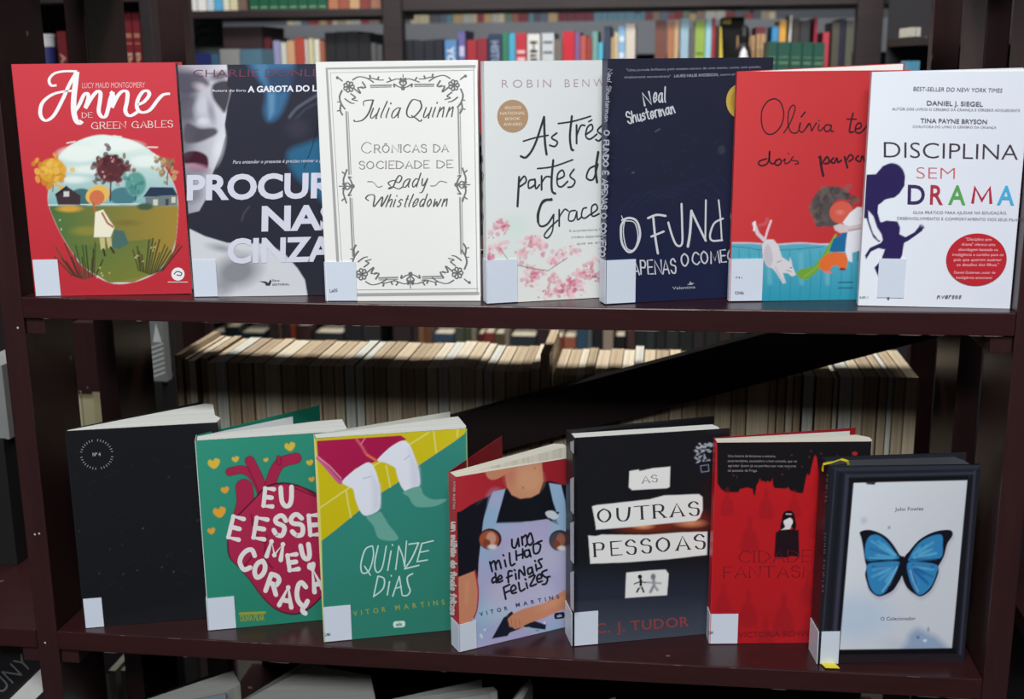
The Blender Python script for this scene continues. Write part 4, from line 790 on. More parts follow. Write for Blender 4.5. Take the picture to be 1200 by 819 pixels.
# ---------- red spined book, person in apron
def art_apron(p):
    p.view(0, 0, 1); p.grad(536, 540, 667, 540, (184, 46, 56), (150, 34, 44)); p.view(520, 510, 6.3)
    p.poly([(60, 590), (200, 500), (340, 430), (450, 385), (780, 330), (880, 360), (1000, 380), (1000, 1100), (850, 1700), (60, 1300)], (24, 25, 34))
    AP, LV, BL = (176, 172, 208), (186, 176, 214), (146, 184, 214)
    bib = [(285, 690), (350, 640), (560, 635), (740, 600), (895, 690), (900, 900), (925, 1400), (925, 1650), (240, 1700), (150, 1600), (180, 1450), (230, 1200), (250, 900)]
    p.poly(bib, AP); 
    for q in ((300, 760, 80, 200, BL), (400, 680, 160, 60, (160, 190, 218)), (600, 720, 170, 70, LV), (860, 700, 70, 120, (150, 196, 214)), (240, 1350, 90, 200, BL), (400, 1300, 160, 80, (176, 206, 220)), (820, 1100, 100, 200, (182, 180, 216)), (260, 1600, 90, 90, LV), (820, 1500, 120, 130, BL), (560, 1180, 240, 160, (198, 194, 218)), (660, 900, 200, 130, (196, 194, 216))): p.ell(q[0], q[1], q[2], q[3], q[4], soft=14, a=.65)
    st1 = [(285, 700), (295, 600), (340, 460), (365, 405), (455, 385), (430, 470), (385, 630), (350, 720)]
    st2 = [(770, 345), (860, 360), (890, 480), (905, 690), (860, 700), (820, 600), (790, 440)]
    for s_ in (st1, st2): p.poly(s_, (152, 182, 212)); p.ell(s_[3][0]+20, s_[3][1]+60, 50, 60, LV, soft=12, a=.6)
    p.poly([(60, 560), (130, 545), (250, 500), (330, 440), (290, 620), (255, 900), (240, 1130), (190, 1250), (120, 1200), (60, 1100)], (24, 25, 34), a=1)
    p.poly([(385, 632), (455, 390), (560, 450), (700, 430), (770, 345), (800, 480), (840, 600), (640, 625)], (22, 24, 32)); p.poly([(900, 380), (960, 400), (960, 1150), (920, 1150), (900, 700)], (24, 25, 34))
    SKN = (208, 146, 112)
    p.poly([(450, 200), (720, 190), (730, 330), (700, 420), (640, 450), (560, 458), (500, 430), (465, 370), (455, 290)], SKN, smooth=False, soft=1.4); p.ell(630, 320, 90, 90, (220, 164, 126), soft=12, a=.6); p.ell(490, 290, 40, 70, (196, 122, 104), soft=8, a=.7)
    p.poly([(310, 235), (460, 190), (600, 180), (520, 240), (400, 310), (340, 312), (315, 275)], (204, 136, 104), smooth=True); p.ell(582, 378, 6, 6, (150, 96, 80)); p.ell(670, 236, 5, 5, (150, 96, 80))
    p.poly([(745, 560), (790, 548), (830, 570), (840, 600), (800, 615), (760, 595)], (206, 212, 222), smooth=True); p.poly([(770, 600), (800, 615), (785, 630)], (30, 30, 40)); p.poly([(820, 555), (850, 560), (830, 580)], (30, 30, 40))
    for cx, cy, rx, ry, c1, c2, c3 in ((338, 752, 84, 78, (58, 34, 36), (168, 84, 56), (208, 150, 130)), (848, 770, 78, 78, (44, 52, 62), (76, 74, 84), (160, 96, 80))):
        p.ell(cx, cy, rx, ry, c1); p.ell(cx-6, cy+4, rx*.85, ry*.86, c2); p.ell(cx+8, cy-4, rx*.42, ry*.6, c3, soft=2); p.ell(cx-rx*.3, cy+ry*.4, rx*.34, ry*.4, (130, 70, 48), soft=2); p.ell(cx+rx*.2, cy+ry*.75, rx*.4, ry*.24, (226, 214, 214), soft=2)
    p.view(520, 600, 4.82)
    p.poly([(78, 355), (170, 320), (186, 400), (180, 520), (160, 590), (140, 620), (78, 620)], (206, 136, 104)); p.line([(172, 320), (188, 420), (182, 530), (162, 590)], 1.8, (176, 40, 60), smooth=True); p.line([(130, 380), (120, 500)], 3, (218, 160, 120), soft=5, a=.5)
    p.poly([(345, 580), (375, 556), (388, 572), (570, 640), (566, 668), (520, 675), (470, 650), (420, 660), (300, 705), (262, 712)], (30, 32, 48)); p.line([(350, 585), (420, 650), (560, 672)], 1.6, (150, 196, 214)); p.poly([(330, 590), (382, 575), (400, 620), (350, 700), (262, 712)], (30, 32, 48))
    p.poly([(720, 415), (660, 450), (560, 515), (440, 545), (385, 570), (352, 600), (362, 645), (380, 650), (395, 662), (415, 655), (430, 662), (445, 640), (480, 625), (560, 600), (660, 555), (720, 540)], (206, 138, 106), smooth=False, soft=1.3)
    for P in ([(372, 600), (376, 645)], [(395, 605), (398, 655)], [(418, 608), (422, 655)]): p.line(P, .8, (170, 104, 84))
    p.ell(600, 520, 70, 20, (220, 158, 120), -22, soft=6, a=.6)
    for x, y in ((222, 660), (205, 702), (200, 690), (560, 628)): p.ell(x, y, 6, 7, (226, 222, 236))
b = Book('red-spined book with a person in a lilac apron holding a notebook', .4309, .001, 33, .1264, .1868, ZB,
         [(536, 557), (667, 536), (536.5, 763), (666, 735)], (180, 44, 54), art_apron, ts=.0185, tc=.0006, back=40, name='book', pages=[(.001, .0007), (.1255, .0007), (.1265, .005), (.02, .009), (.142, .036), (.143, .045), (.134, .051), (.001, .0175)], spine=(184, 42, 52), backcol=(170, 30, 46), pmat=M_PAGES2)
t = b.L().view(520, 600, 4.82)
for P in [[(380, 145), (382, 185), (400, 190), (415, 140)], [(415, 140), (420, 185)], [(435, 130), (440, 178)], [(438, 140), (460, 122), (466, 172)], [(466, 140), (485, 110), (500, 160)],
          [(255, 270), (268, 325)], [(260, 285), (280, 265), (290, 315)], [(288, 285), (305, 262), (318, 308)], [(338, 262), (345, 298)], [(330, 232), (333, 236)], [(365, 222), (372, 290), (395, 283)], [(402, 210), (405, 262)], [(440, 200), (440, 252)], [(405, 238), (440, 228)], [(475, 205), (450, 215), (458, 248), (480, 230), (475, 205), (485, 245)], [(455, 185), (470, 172), (482, 180), (495, 165)], [(520, 170), (500, 180), (505, 225), (530, 220), (540, 180), (520, 168), (548, 155)],
          [(285, 355), (268, 368), (270, 390), (290, 380)], [(285, 335), (292, 390)], [(300, 375), (322, 362), (312, 348), (298, 368), (305, 388), (325, 378)], [(378, 325), (358, 330), (358, 390)], [(348, 362), (378, 350)], [(398, 340), (402, 372)], [(392, 318), (396, 322)], [(418, 368), (420, 318), (450, 352), (445, 300)], [(490, 305), (468, 315), (472, 345), (492, 330), (490, 305), (498, 340)], [(512, 290), (518, 325)], [(508, 268), (511, 272)], [(548, 258), (528, 268), (540, 290), (545, 305), (525, 315)],
          [(330, 418), (342, 485)], [(330, 418), (365, 402)], [(338, 450), (362, 438)], [(380, 440), (400, 425), (388, 405), (372, 425), (378, 452), (402, 448)], [(415, 392), (425, 440), (450, 428)], [(458, 395), (465, 425)], [(452, 372), (456, 376)], [(475, 362), (508, 352), (480, 412), (515, 402)], [(520, 375), (545, 365), (535, 345), (518, 365), (525, 392), (548, 385)], [(575, 322), (548, 335), (555, 355), (578, 372), (570, 400), (550, 405)], [(570, 365), (592, 360)]]: t.stroke(P, 2.35)
b.put(t, 'title_lettering', (26, 26, 38))
t = b.L(); t.type('VITOR', (560.5, 720.5), (593.5, 713.5), 4.6, bold=.03, space=.6); t.type('MARTINS', (603, 710.5), (654, 701), 4.6, bold=.03, space=.6); b.put(t, 'author_lettering', (62, 74, 120))
t = b.L().view(520, 600, 4.82); P = []
for i in range(24):
    a = 6.283*i/24; P.append((645+math.copysign(18, math.cos(a))+12*math.cos(a), 587+19*math.sin(a)-.12*math.copysign(18, math.cos(a))))
t.fill(P); b.put(t, 'publisher_pill', (30, 34, 52)); t = b.L().view(520, 600, 4.82); t.type('alt', (632, 597), (660, 593), 15, bold=.05); b.put(t, 'publisher_mark', (170, 186, 206))
t = b.L(True); t.type('VITOR MARTINS', (531.5, 563), (531.2, 595), 2.6, bold=.02, space=.3); t.pen('um milhão de finais felizes', (529.6, 611), (528.6, 719), 6.4, 2.0, gap=1.8); b.put(t, 'spine_lettering', (232, 214, 214), True)
b.label(.0185, .0300, x0=0, z0=.0004)

# ---------- dark thriller with paper scraps
def art_scraps(p):
    p.view(0, 0, 1); p.grad(0, 500, 0, 760, (26, 26, 30), (26, 27, 32)); p.grad(0, 655, 0, 690, (26, 27, 32), (40, 44, 58), [(660, 650), (870, 630), (870, 770), (660, 770)]); p.grad(0, 690, 0, 760, (36, 42, 56), (74, 80, 92), [(660, 705), (870, 690), (870, 770), (660, 780)])
    p.view(670, 500, 5.847); p.ell(780, 640, 200, 46, (140, 50, 30), -3, soft=18, a=.75); p.ell(500, 675, 110, 24, (150, 56, 34), -3, soft=10, a=.9); p.ell(500, 668, 42, 12, (240, 170, 120), soft=5); p.ell(830, 648, 60, 16, (232, 150, 110), soft=7); p.ell(960, 560, 30, 140, (60, 26, 28), soft=12, a=.6)
    p.poly([(398, 290), (460, 280), (470, 290), (560, 272), (680, 262), (678, 400), (660, 408), (420, 420), (396, 400)], (232, 231, 228), soft=1.2)
    p.poly([(142, 530), (170, 522), (540, 484), (640, 458), (880, 450), (905, 470), (908, 560), (890, 610), (860, 632), (640, 650), (420, 672), (172, 690), (165, 640)], (232, 231, 228), soft=1.2)
    p.view(655, 480, 2.73)
    p.poly([(96, 396), (120, 398), (140, 393), (290, 394), (400, 386), (482, 384), (482, 458), (360, 472), (230, 482), (104, 487)], (230, 229, 226), soft=1.2)
    p.poly([(222, 516), (300, 508), (350, 506), (360, 520), (356, 588), (300, 592), (220, 598)], (230, 229, 226), soft=1.2)
    p.line([(262, 562), (305, 545)], 2.0, (30, 30, 34)); p.line([(249, 552), (268, 545), (290, 548)], 1.4, (30, 30, 34)); p.ell(267, 529, 7, 7, (30, 30, 34)); p.line([(268, 535), (270, 555), (258, 578)], 2.2, (30, 30, 34)); p.line([(270, 555), (280, 578)], 2.2, (30, 30, 34)); p.line([(262, 562), (305, 545)], 2.2, (230, 229, 226)); p.line([(270, 540), (270, 556)], 3.0, (30, 30, 34))
    p.ell(310, 529, 8, 10, (120, 122, 128), soft=2); p.line([(312, 540), (313, 556), (302, 578)], 3.2, (140, 142, 148), soft=2); p.line([(313, 556), (325, 572)], 2.6, (150, 152, 158), soft=2); p.line([(290, 547), (335, 550)], 1.8, (150, 152, 158), soft=2)
    r = random.Random(9)
    for i in range(34): p.ell(r.uniform(440, 488), r.uniform(105, 165), r.uniform(3, 8), r.uniform(1.5, 4), (186, 194, 204), r.uniform(-30, 60), a=.8)
    p.line([(455, 175), (480, 172), (482, 192), (458, 195), (455, 175)], .8, (150, 156, 170)); p.ell(466, 150, 26, 50, (20, 26, 52), soft=8, a=.25)
b = Book('dark hardback thriller whose title sits on torn white paper scraps', .5452, .026, 17, .1582, .2217, ZB,
         [(673, 511), (854.5, 502), (675, 757), (852, 739)], (26, 26, 30), art_scraps, ts=.030, tc=.0024, back=6, hard=True, spine=(34, 34, 38), backcol=(22, 22, 26), over=.004, pages=[(.001, .003), (.152, .003), (.153, .020), (.150, .029), (.001, .0275)])
t = b.L().view(670, 500, 5.847); t.pen('AS', (490, 372), (592, 362), 46, 1.0, nib=.35, serif=.9); t.pen('OUTRAS', (188, 640), (882, 590), 90, 2.9, nib=.28, serif=2.1, gap=4); b.put(t, 'title_lettering', (50, 50, 54))
t = b.L().view(655, 480, 2.73); t.pen('PESSOAS', (119, 464), (474, 436), 44, 2.9, nib=.28, serif=2.1, gap=4); b.put(t, 'second_title_line', (48, 48, 52))
t = b.L().view(655, 480, 2.73); t.type('C. J. TUDOR', (126, 714), (430, 688), 32, bold=.02, space=.12); b.put(t, 'author_lettering', (136, 62, 66))
t = b.L(True)
for y0, y1 in ((515, 531), (558, 602), (610, 660), (668, 716)): t.fill([(668.6, y0+2), (673, y0), (673, y1), (669, y1-5)])
b.put(t, 'spine_pattern_print', (196, 200, 210), True)
b.label(.0245, .0365, x0=0, z0=.0004)

# ---------- red and black city book
def art_city(p):
    p.view(0, 0, 1); p.grad(0, 520, 0, 760, (188, 30, 36), (176, 28, 34)); r = random.Random(3); p.view(830, 500, 6.824)
    sky = [(50, 120), (1300, 100), (1300, 800), (1000, 560), (905, 470), (893, 380), (885, 385), (880, 400), (868, 330), (855, 240), (845, 225), (835, 240), (815, 330), (800, 400), (785, 380), (775, 400), (750, 540), (715, 540), (650, 520), (625, 490), (615, 505), (520, 500), (508, 480), (503, 420), (497, 440), (480, 452), (460, 440), (450, 455), (425, 440), (415, 450), (400, 420), (392, 450), (375, 480), (365, 555), (350, 550), (345, 510), (300, 496), (240, 512), (232, 535), (130, 538), (90, 510), (60, 465)]
    p.poly(sky, (24, 22, 25)); p.line([(360, 520), (362, 560)], 1, (24, 22, 25))
    p.poly([(900, 100), (1300, 90), (1300, 1800), (930, 1800), (935, 900), (920, 470)], (25, 22, 25), soft=2)
    for i in range(22): p.ell(r.uniform(120, 1200), r.uniform(140, 480), 8, 5, r.choice([(60, 56, 60), (90, 60, 64), (130, 50, 54)]), r.uniform(0, 90), a=.7)
    p.ell(1165, 210, 22, 16, (170, 40, 44))
    p.view(830, 600, 4.818)
    def fig(x, y, s_, a): p.poly([(x-34*s_, y+95*s_), (x-28*s_, y+20*s_), (x-10*s_, y-10*s_), (x-10*s_, y-45*s_), (x, y-60*s_), (x+12*s_, y-40*s_), (x+10*s_, y-8*s_), (x+30*s_, y+25*s_), (x+38*s_, y+95*s_)], (140, 24, 34), soft=3.5, a=a, smooth=True)
    for x, y, s_, a in ((100, -70, 1, .4), (230, 110, 1.3, .4), (320, -60, 1.1, .4), (230, 530, 1.3, .45), (430, 560, 1.5, .5), (90, 480, 1.1, .4), (560, 430, 1.1, .4), (330, 690, 1.4, .4), (150, 640, 1.1, .35), (560, 660, 1.2, .4), (600, 60, 1, .3), (480, -60, 1.0, .35)): fig(x, y, s_, a)
    p.ell(440, 620, 260, 40, (150, 26, 34), soft=30, a=.3)
    p.poly([(378, 130), (400, 112), (508, 112), (514, 268), (470, 262), (440, 272), (372, 268)], (34, 20, 26), soft=1.3); p.poly([(408, 118), (412, 50), (420, 15), (440, 2), (470, 5), (486, 40), (488, 110)], (28, 18, 24), smooth=True); p.ell(448, 66, 26, 26, (226, 222, 222)); p.poly([(430, 80), (464, 80), (466, 108), (410, 112), (430, 98)], (222, 216, 216)); p.poly([(420, 30), (480, 30), (476, 46), (460, 40), (424, 58)], (28, 18, 24)); p.line([(436, 20), (464, 22)], 1.2, (214, 190, 190)); p.ell(466, 104, 8, 6, (190, 40, 44))
b = Book('red paperback with a black skyline and a small dark-haired figure', .6828, .045, 7, .1515, .2151, ZB,
         [(837, 519), (1020.5, 516), (835, 757.5), (1007, 756)], (182, 30, 36), art_city, ts=.017, back=11, pages=[(.001, .0007), (.149, .0007), (.154, .006), (.154, .016), (.144, .024), (.001, .016)], spine=(196, 34, 46), backcol=(150, 26, 36), pmat=M_PAGES2, leafs=[(8.8, .016, .94, (206, 206, 200))])
t = b.L().view(830, 600, 4.818); t.pen('CIDADE DA', (178, 300), (790, 288), 66, 1.2, nib=.35, serif=1.0); b.put(t, 'title_lettering', (100, 22, 30)); t = b.L().view(830, 600, 4.818); t.pen('FANTASMA', (92, 386), (690, 378), 62, 1.2, nib=.35, serif=1.0); b.put(t, 'second_title_line', (92, 20, 28))
t = b.L().view(830, 500, 6.824)
for y, a, c, q in ((246, 140, 525, 'Uma história de fantasmas e mistério,'), (286, 140, 695, 'surpreendente, assustadora e bem contada, que vai'), (326, 142, 690, 'agradar quem já se perdeu nas ruas escuras'), (366, 140, 380, 'do passado de Praga.')): t.type(q, (a, y), (c, y-1), 20, bold=.005)
b.put(t, 'quote_lines', (140, 134, 138))
t = b.L().view(830, 600, 4.818); t.type('VICTORIA SCHWAB', (180, 722), (640, 712), 30, bold=.01); b.put(t, 'author_lettering', (118, 22, 32))
b.label(.0275, .0325, x0=0, z0=.0004)
t = b.L(); t.type('C568', (832, 746), (838, 745.5), 3, bold=.03); b.n = 13; b.put(t, 'shelf_mark', (90, 96, 110))

# ---------- black hardback, blue butterfly
def art_fly(p):
    p.view(0, 0, 1); p.view(940, 510, 2.73)
    pic = [(150, 152), (526, 149), (482, 686), (130, 690)]
    p.C[:] = [lin(v) for v in (212, 216, 224)]; p.grad(200, 150, 500, 300, (220, 224, 231), (202, 206, 213), pic, a=.8); p.ell(180, 590, 110, 70, (178, 198, 222), soft=26, a=.7); p.poly([(340, 665), (350, 640), (375, 625), (410, 640), (440, 655), (470, 700), (330, 700)], (126, 152, 186), soft=9, a=.8, smooth=True); p.ell(408, 628, 3, 6, (130, 140, 156), soft=2); p.ell(376, 652, 5, 5, (100, 120, 146), soft=2); p.ell(398, 662, 5, 4, (214, 230, 238), soft=2)
    p.ell(300, 672, 30, 14, (180, 190, 210), soft=12, a=.5); p.ell(190, 280, 10, 10, (196, 198, 204), soft=5); p.ell(274, 304, 4, 5, (150, 154, 162), soft=2); p.poly([(188, 150), (226, 150), (220, 160), (196, 158)], (40, 36, 44), soft=2)
    for q in ([(40, 60), (150, 60), (150, 152), (130, 690), (125, 780), (40, 780)], [(40, 60), (620, 60), (620, 149), (526, 149), (150, 152), (40, 152)], [(526, 149), (526, 60), (640, 60), (640, 780), (470, 780), (482, 686)], [(40, 690), (130, 690), (482, 686), (600, 686), (600, 790), (40, 790)]): p.poly(q, (33, 34, 42))
    p.line([(88, 95), (72, 740)], 1.2, (60, 62, 74), soft=2); p.poly([(100, 96), (112, 96), (98, 740), (86, 740)], (28, 28, 36), soft=3); p.poly([(122, 120), (134, 126), (118, 700), (106, 700)], (58, 60, 76), soft=3); p.poly([(136, 130), (150, 150), (131, 690), (121, 700)], (22, 22, 28), soft=1.6)
    p.poly([(76, 98), (572, 98), (560, 112), (100, 112)], (50, 52, 64), soft=3); p.line([(130, 128), (545, 126)], 2.4, (58, 60, 74), soft=3); p.poly([(130, 137), (530, 135), (528, 150), (148, 152)], (20, 20, 24), soft=1.6)
    p.poly([(528, 148), (545, 130), (498, 700), (482, 688)], (26, 26, 34), soft=1.6); p.line([(551, 120), (508, 700)], 1.8, (62, 64, 80), soft=3); p.poly([(126, 690), (490, 684), (500, 702), (126, 706)], (16, 16, 20), soft=1.6); p.poly([(126, 706), (500, 702), (512, 716), (126, 736)], (38, 30, 36), soft=2)
    p.view(980, 600, 4.55)
    BK = (22, 22, 34)
    wl = [(116, 120), (160, 108), (215, 122), (265, 152), (305, 198), (335, 245), (350, 262), (352, 350), (330, 400), (300, 440), (240, 466), (205, 455), (180, 430), (168, 400), (154, 350), (160, 310), (150, 275), (136, 200), (124, 150)]
    wr = [(618, 128), (600, 114), (540, 118), (480, 140), (430, 175), (385, 230), (362, 262), (352, 350), (380, 420), (430, 460), (460, 466), (500, 440), (525, 400), (546, 340), (545, 310), (556, 290), (575, 250), (590, 190), (615, 150)]
    for wg in (wl, wr): p.poly([(x+6, y+16) for x, y in wg], (178, 176, 192), soft=5, a=.75, smooth=True)
    for wg in (wl, wr): p.poly(wg, BK, smooth=True)
    B1, B2, B3 = (52, 132, 186), (96, 176, 214), (32, 84, 150)
    for poly, c in (([(168, 146), (215, 138), (268, 178), (312, 236), (330, 268), (230, 274), (160, 272), (148, 205)], B1), ([(166, 296), (240, 284), (328, 282), (330, 310), (296, 385), (262, 446), (220, 455), (184, 415), (166, 350)], B1),
                    ([(388, 262), (424, 200), (480, 156), (556, 140), (566, 200), (556, 264), (470, 278), (392, 280)], B1), ([(380, 292), (450, 286), (538, 304), (534, 350), (508, 414), (462, 456), (430, 448), (394, 380)], B1)): p.poly(poly, c, smooth=True, soft=1.6)
    r = random.Random(8)
    for hx, hy, ts_ in ((335, 268, [(170, 160), (200, 155), (155, 200), (160, 235), (240, 180), (160, 262)]), (330, 300, [(180, 330), (180, 370), (200, 410), (240, 430), (270, 420), (175, 310)]), (385, 268, [(545, 155), (500, 160), (560, 200), (555, 235), (470, 190), (545, 262)]), (385, 300, [(530, 330), (520, 370), (500, 410), (450, 435), (425, 420), (535, 315)])):
        for i, (x, y) in enumerate(ts_):
            for k in range(2):
                a0, a1 = r.uniform(.15, .35), r.uniform(.6, .92); c = r.choice([B2, B2, B3, (70, 150, 200)])
                p.line([(hx+(x-hx)*a0, hy+(y-hy)*a0), (hx+(x-hx)*a1+r.uniform(-8, 8), hy+(y-hy)*a1)], 2.6, c, soft=2.4, a=.6)
    for P in ([(160, 270), (250, 272), (330, 270)], [(395, 272), (480, 274), (550, 270)]): p.line(P, .9, (24, 40, 80), a=.9)
    for P in ([(250, 440), (290, 380), (325, 310)], [(395, 330), (420, 400), (440, 440)]): p.line(P, 1.3, (150, 190, 214), soft=1.6, a=.8, smooth=True)
    p.poly([(345, 258), (362, 258), (366, 290), (360, 350), (352, 360), (344, 340), (342, 290)], BK, smooth=True); p.ell(354, 262, 9, 7, BK)
b = Book('black hardback showing a framed blue butterfly, yellow ribbon hanging out below', .7884, .014, 8, .1428, .2042, ZB,
         [(966, 545), (1149, 546), (966, 778), (1130, 775)], (34, 36, 45), art_fly, ts=.030, tc=.0026, back=3, hard=True, spine=(30, 30, 36), backcol=(34, 36, 44), pmat=plain((66, 68, 74), .6, name='grey_dyed_page_edges'), over=.001, edge=(40, 42, 50), pages=[(.001, .003), (.139, .003), (.136, .024), (.130, .036), (.001, .0275)])
t = b.L().view(940, 510, 2.73); t.type('John Fowles', (291, 249), (384, 248), 12, bold=.006); t.type('O Colecionador', (257, 600), (367, 599), 11, bold=.006); b.put(t, 'title_lettering', (92, 92, 104))
t = b.L(True); t.type('FOWLES', (968.5, 556), (967.0, 588), 2.4, bold=.01, space=.5); t.type('JOHN FOWLES', (966.3, 624), (963.5, 694), 2.2, space=.3); b.put(t, 'spine_lettering', (130, 132, 138), True)
b.label(.0180, .0345, x0=0, z0=-.0001)
M_RIB = plain((226, 206, 40), .45, name='yellow_ribbon')
def ribbon(name, path, wd, parent):
    vs = []; fs = []
    for x, y, z, dx, dy in path: vs += [(x-dx*wd/2, y-dy*wd/2, z), (x+dx*wd/2, y+dy*wd/2, z)]
    for i in range(len(path)-1): fs.append((2*i, 2*i+1, 2*i+3, 2*i+2))
    o = link(name, mesh(name, vs, fs), M_RIB, parent); s = o.modifiers.new('thick', 'SOLIDIFY'); s.thickness = .0005; return o
h = b.h
ribbon('bookmark_ribbon', [(-.006, .006, h-.006, 0, 1), (-.0055, .006, h+.0006, .2, 1), (.003, .006, h+.0022, .5, .8), (.012, .009, h+.0042, .6, .8), (.019, .012, h+.0012, .6, .8), (.021, .014, h-.003, .5, .8)], .0055, b.root)
ribbon('bookmark_ribbon', [(.003, .020, .0006, 1, 0), (.006, .004, .0006, 1, 0), (.0085, -.0060, .0006, 1, 0), (.0095, -.0115, .0008, 1, -.1)], .0135, b.root)

# ================================================================== bottom board: fanned books, only their tops in view
def low_book(label, apex, back_tip, page_tips, front_tip, h, cover, pm=M_PAGES, zt=-.49, backcol=None):
    ax, ay = apex; ang = math.atan2(front_tip[1]-ay, front_tip[0]-ax); c, s_ = math.cos(ang), math.sin(ang)
    def loc(P): dx, dy = P[0]-ax, P[1]-ay; return (dx*c+dy*s_, -dx*s_+dy*c)
    w_ = math.hypot(front_tip[0]-ax, front_tip[1]-ay)
    pg = [(.001, .001)]+[(w_-.004, .0012)]+[loc(q) for q in page_tips]+[(.001, .012)]
    bt = loc(back_tip); bang = math.degrees(math.atan2(bt[1]-.012, bt[0]))
    return Book(label, ax, ay, math.degrees(ang), w_, zt-ZC, ZC, None, cover, None, ts=.0125, back=bang, pages=pg, spine=cover, backcol=backcol or cover, pmat=pm, group='fanned books on the bottom board')
low_book('fanned white-paged book behind the left upright, lowest board, black back cover', (.026, .060), (.122, .183), [(.142, .142), (.122, .172)], (.133, .118), .227, (170, 178, 196), backcol=(30, 30, 34))
low_book('fanned book with blue-grey cover under the crimson heart book, lowest board', (.155, .085), (.205, .208), [(.309, .126), (.290, .180), (.212, .196)], (.306, .112), .227, (120, 130, 156), backcol=(190, 192, 190))
low_book('fanned book with a pale cover edge under the crimson-shorts book, lowest board', (.318, .108), (.432, .188), [(.446, .160), (.440, .170)], (.438, .152), .227, (200, 200, 198), backcol=(190, 192, 190))
low_book('thin pale book slanting back under the red-spined book, lowest board', (.4735, .105), (.482, .196), [(.4835, .180), (.482, .186)], (.486, .175), .227, (176, 180, 176), zt=-.485)
low_book('low fanned book under the paper-scrap thriller, lowest board', (.500, .095), (.588, .172), [(.600, .150), (.592, .165)], (.598, .140), .22, (190, 192, 198), zt=-.495)
# ================================================================== bookcase standing back to back behind
rb = empty('bookcase', (0.47, 0.45, -1.156), 0, 'dark bookcase standing behind the mahogany one, its books turned page side to us', 'bookcase'); RO = Vector((0.47, 0.45, -1.156))
for x0, x1 in ((-.049, -.0155), (.955, .988)): box('upright', x0-RO.x, x1-RO.x, .500-RO.y, .525-RO.y, 0, 1.55, M_WOODV, rb, .001)
for z, y1 in ((-.3585, .60), (-.0, .455), (-.717, .60)): box('shelf_board', -.015-RO.x, .9545-RO.x, .333-RO.y, y1-RO.y, z-.0215-RO.z, z-RO.z, M_WOOD, rb, .001)
ORD = 'first second third fourth fifth sixth seventh eighth ninth tenth eleventh twelfth thirteenth fourteenth fifteenth sixteenth seventeenth eighteenth nineteenth twentieth'.split()
for tn in ('thirt', 'fort', 'fift', 'sixt', 'sevent'): ORD += [{'thirt': 'twenty', 'fort': 'thirty', 'fift': 'forty', 'sixt': 'fifty', 'sevent': 'sixty'}[tn]+'-'+q for q in ORD[:9]]+[tn+'ieth']
TONE = ['tan', 'light brown', 'cream', 'brownish', 'off-white']
PAPERS = [((196, 178, 150), (216, 200, 172)), ((176, 156, 128), (200, 182, 152)), ((208, 196, 172), (228, 218, 196)), ((160, 142, 116), (188, 168, 140)), ((198, 198, 186), (220, 220, 210))]
PM = [paper('aged_page_edges', a, c, (900, 3, 3), .4) for a, c in PAPERS]
CC = [(150, 126, 100), (170, 150, 122), (186, 178, 160), (60, 60, 62), (196, 184, 160), (140, 108, 84), (130, 124, 110), (50, 34, 34)]
def shelved(label, x0, x1, y0, depth, zb, h, pm, cc, lean=0.0, grp='books with their page edges turned outwards', tc=.0006, inset=.0015, hi=.0006):
    """closed book, spine away from us: pages, two boards, spine"""
    w_ = x1-x0-.0006; r = empty('book', (x0+.0003, y0, zb+.0003), 0, label, 'book', grp, rot=(0, lean, 0))
    cm = plain(cc, .5, name='old_cover_cloth')
    if w_ < .006: tc = .0006
    prism('page_block', [(tc, inset), (w_-tc, inset), (w_-tc, depth-.001), (tc, depth-.001)], .0003, h-hi, pm, r)
    box('back_cover', 0, tc, 0, depth, 0, h, cm, r); box('front_cover', w_-tc, w_, 0, depth, 0, h, cm, r); box('spine', 0, w_, depth, depth+.0012, 0, h, cm, r)
    return r
box('back_panel', .0005-RO.x, .9395-RO.x, .601-RO.y, .607-RO.y, 0, -.7-RO.z+.32, plain((24, 20, 21), .7, name='shade_fill_board'), rb)  # added dark sheet standing in for shade in the lower bays
nb = empty('bookcase', (1.3, .25, -1.156), 0, 'added dark case standing in for the blackness beyond the right upright', 'bookcase')  # invented case, put in to keep the gap beyond the upright black
box('back_panel', -.30, .5, -.01, .0, 0, 1.50, plain((22, 19, 20), .7, name='shade_fill_board'), nb)
for z in (.05, .44, .80, 1.13): box('shelf_board', -.30, .5, -.20, -.011, z, z+.0215, M_WOOD, nb, .001)
# x pixel of the left edge at the near top corner, height change, depth change, paper, cover, label piece
ROW = [(206, .012, .0, 3, 1), (214, .004, -.012, 0, 5), (221, .003, .004, 2, 5), (231, .004, -.022, 1, 7), (242, 0, 0, 0, 1), (252, .002, 0, 4, 2), (266, .001, 0, 3, 6), (280, 0, -.002, 3, 5), (296, .001, -.006, 0, 1), (309, -.001, 0, 2, 6), (329, -.001, -.002, 1, 0), (347, .0, .0, 3, 1), (361, -.001, .002, 0, 5), (376, -.001, 0, 1, 1), (391, -.001, .0, 0, 0),
       (403, .001, .0, 4, 3), (416, -.001, .0, 4, 2), (426, .0, .0, 1, 3), (438, .0, .002, 3, 1), (452, -.001, -.002, 0, 6), (470, -.002, .0, 3, 1), (485, -.001, .001, 1, 1), (499, .0, .0, 2, 3), (513, .001, .002, 4, 2), (526, .003, .0, 2, 4), (541, .002, .0, 0, 4), (556, .0, .002, 2, 1), (566, -.003, -.003, 4, 2), (577, -.004, -.003, 0, 6), (592, -.004, -.002, 1, 1), (607, -.003, .0, 3, 2), (620, .0, -.018, 2, 0)]
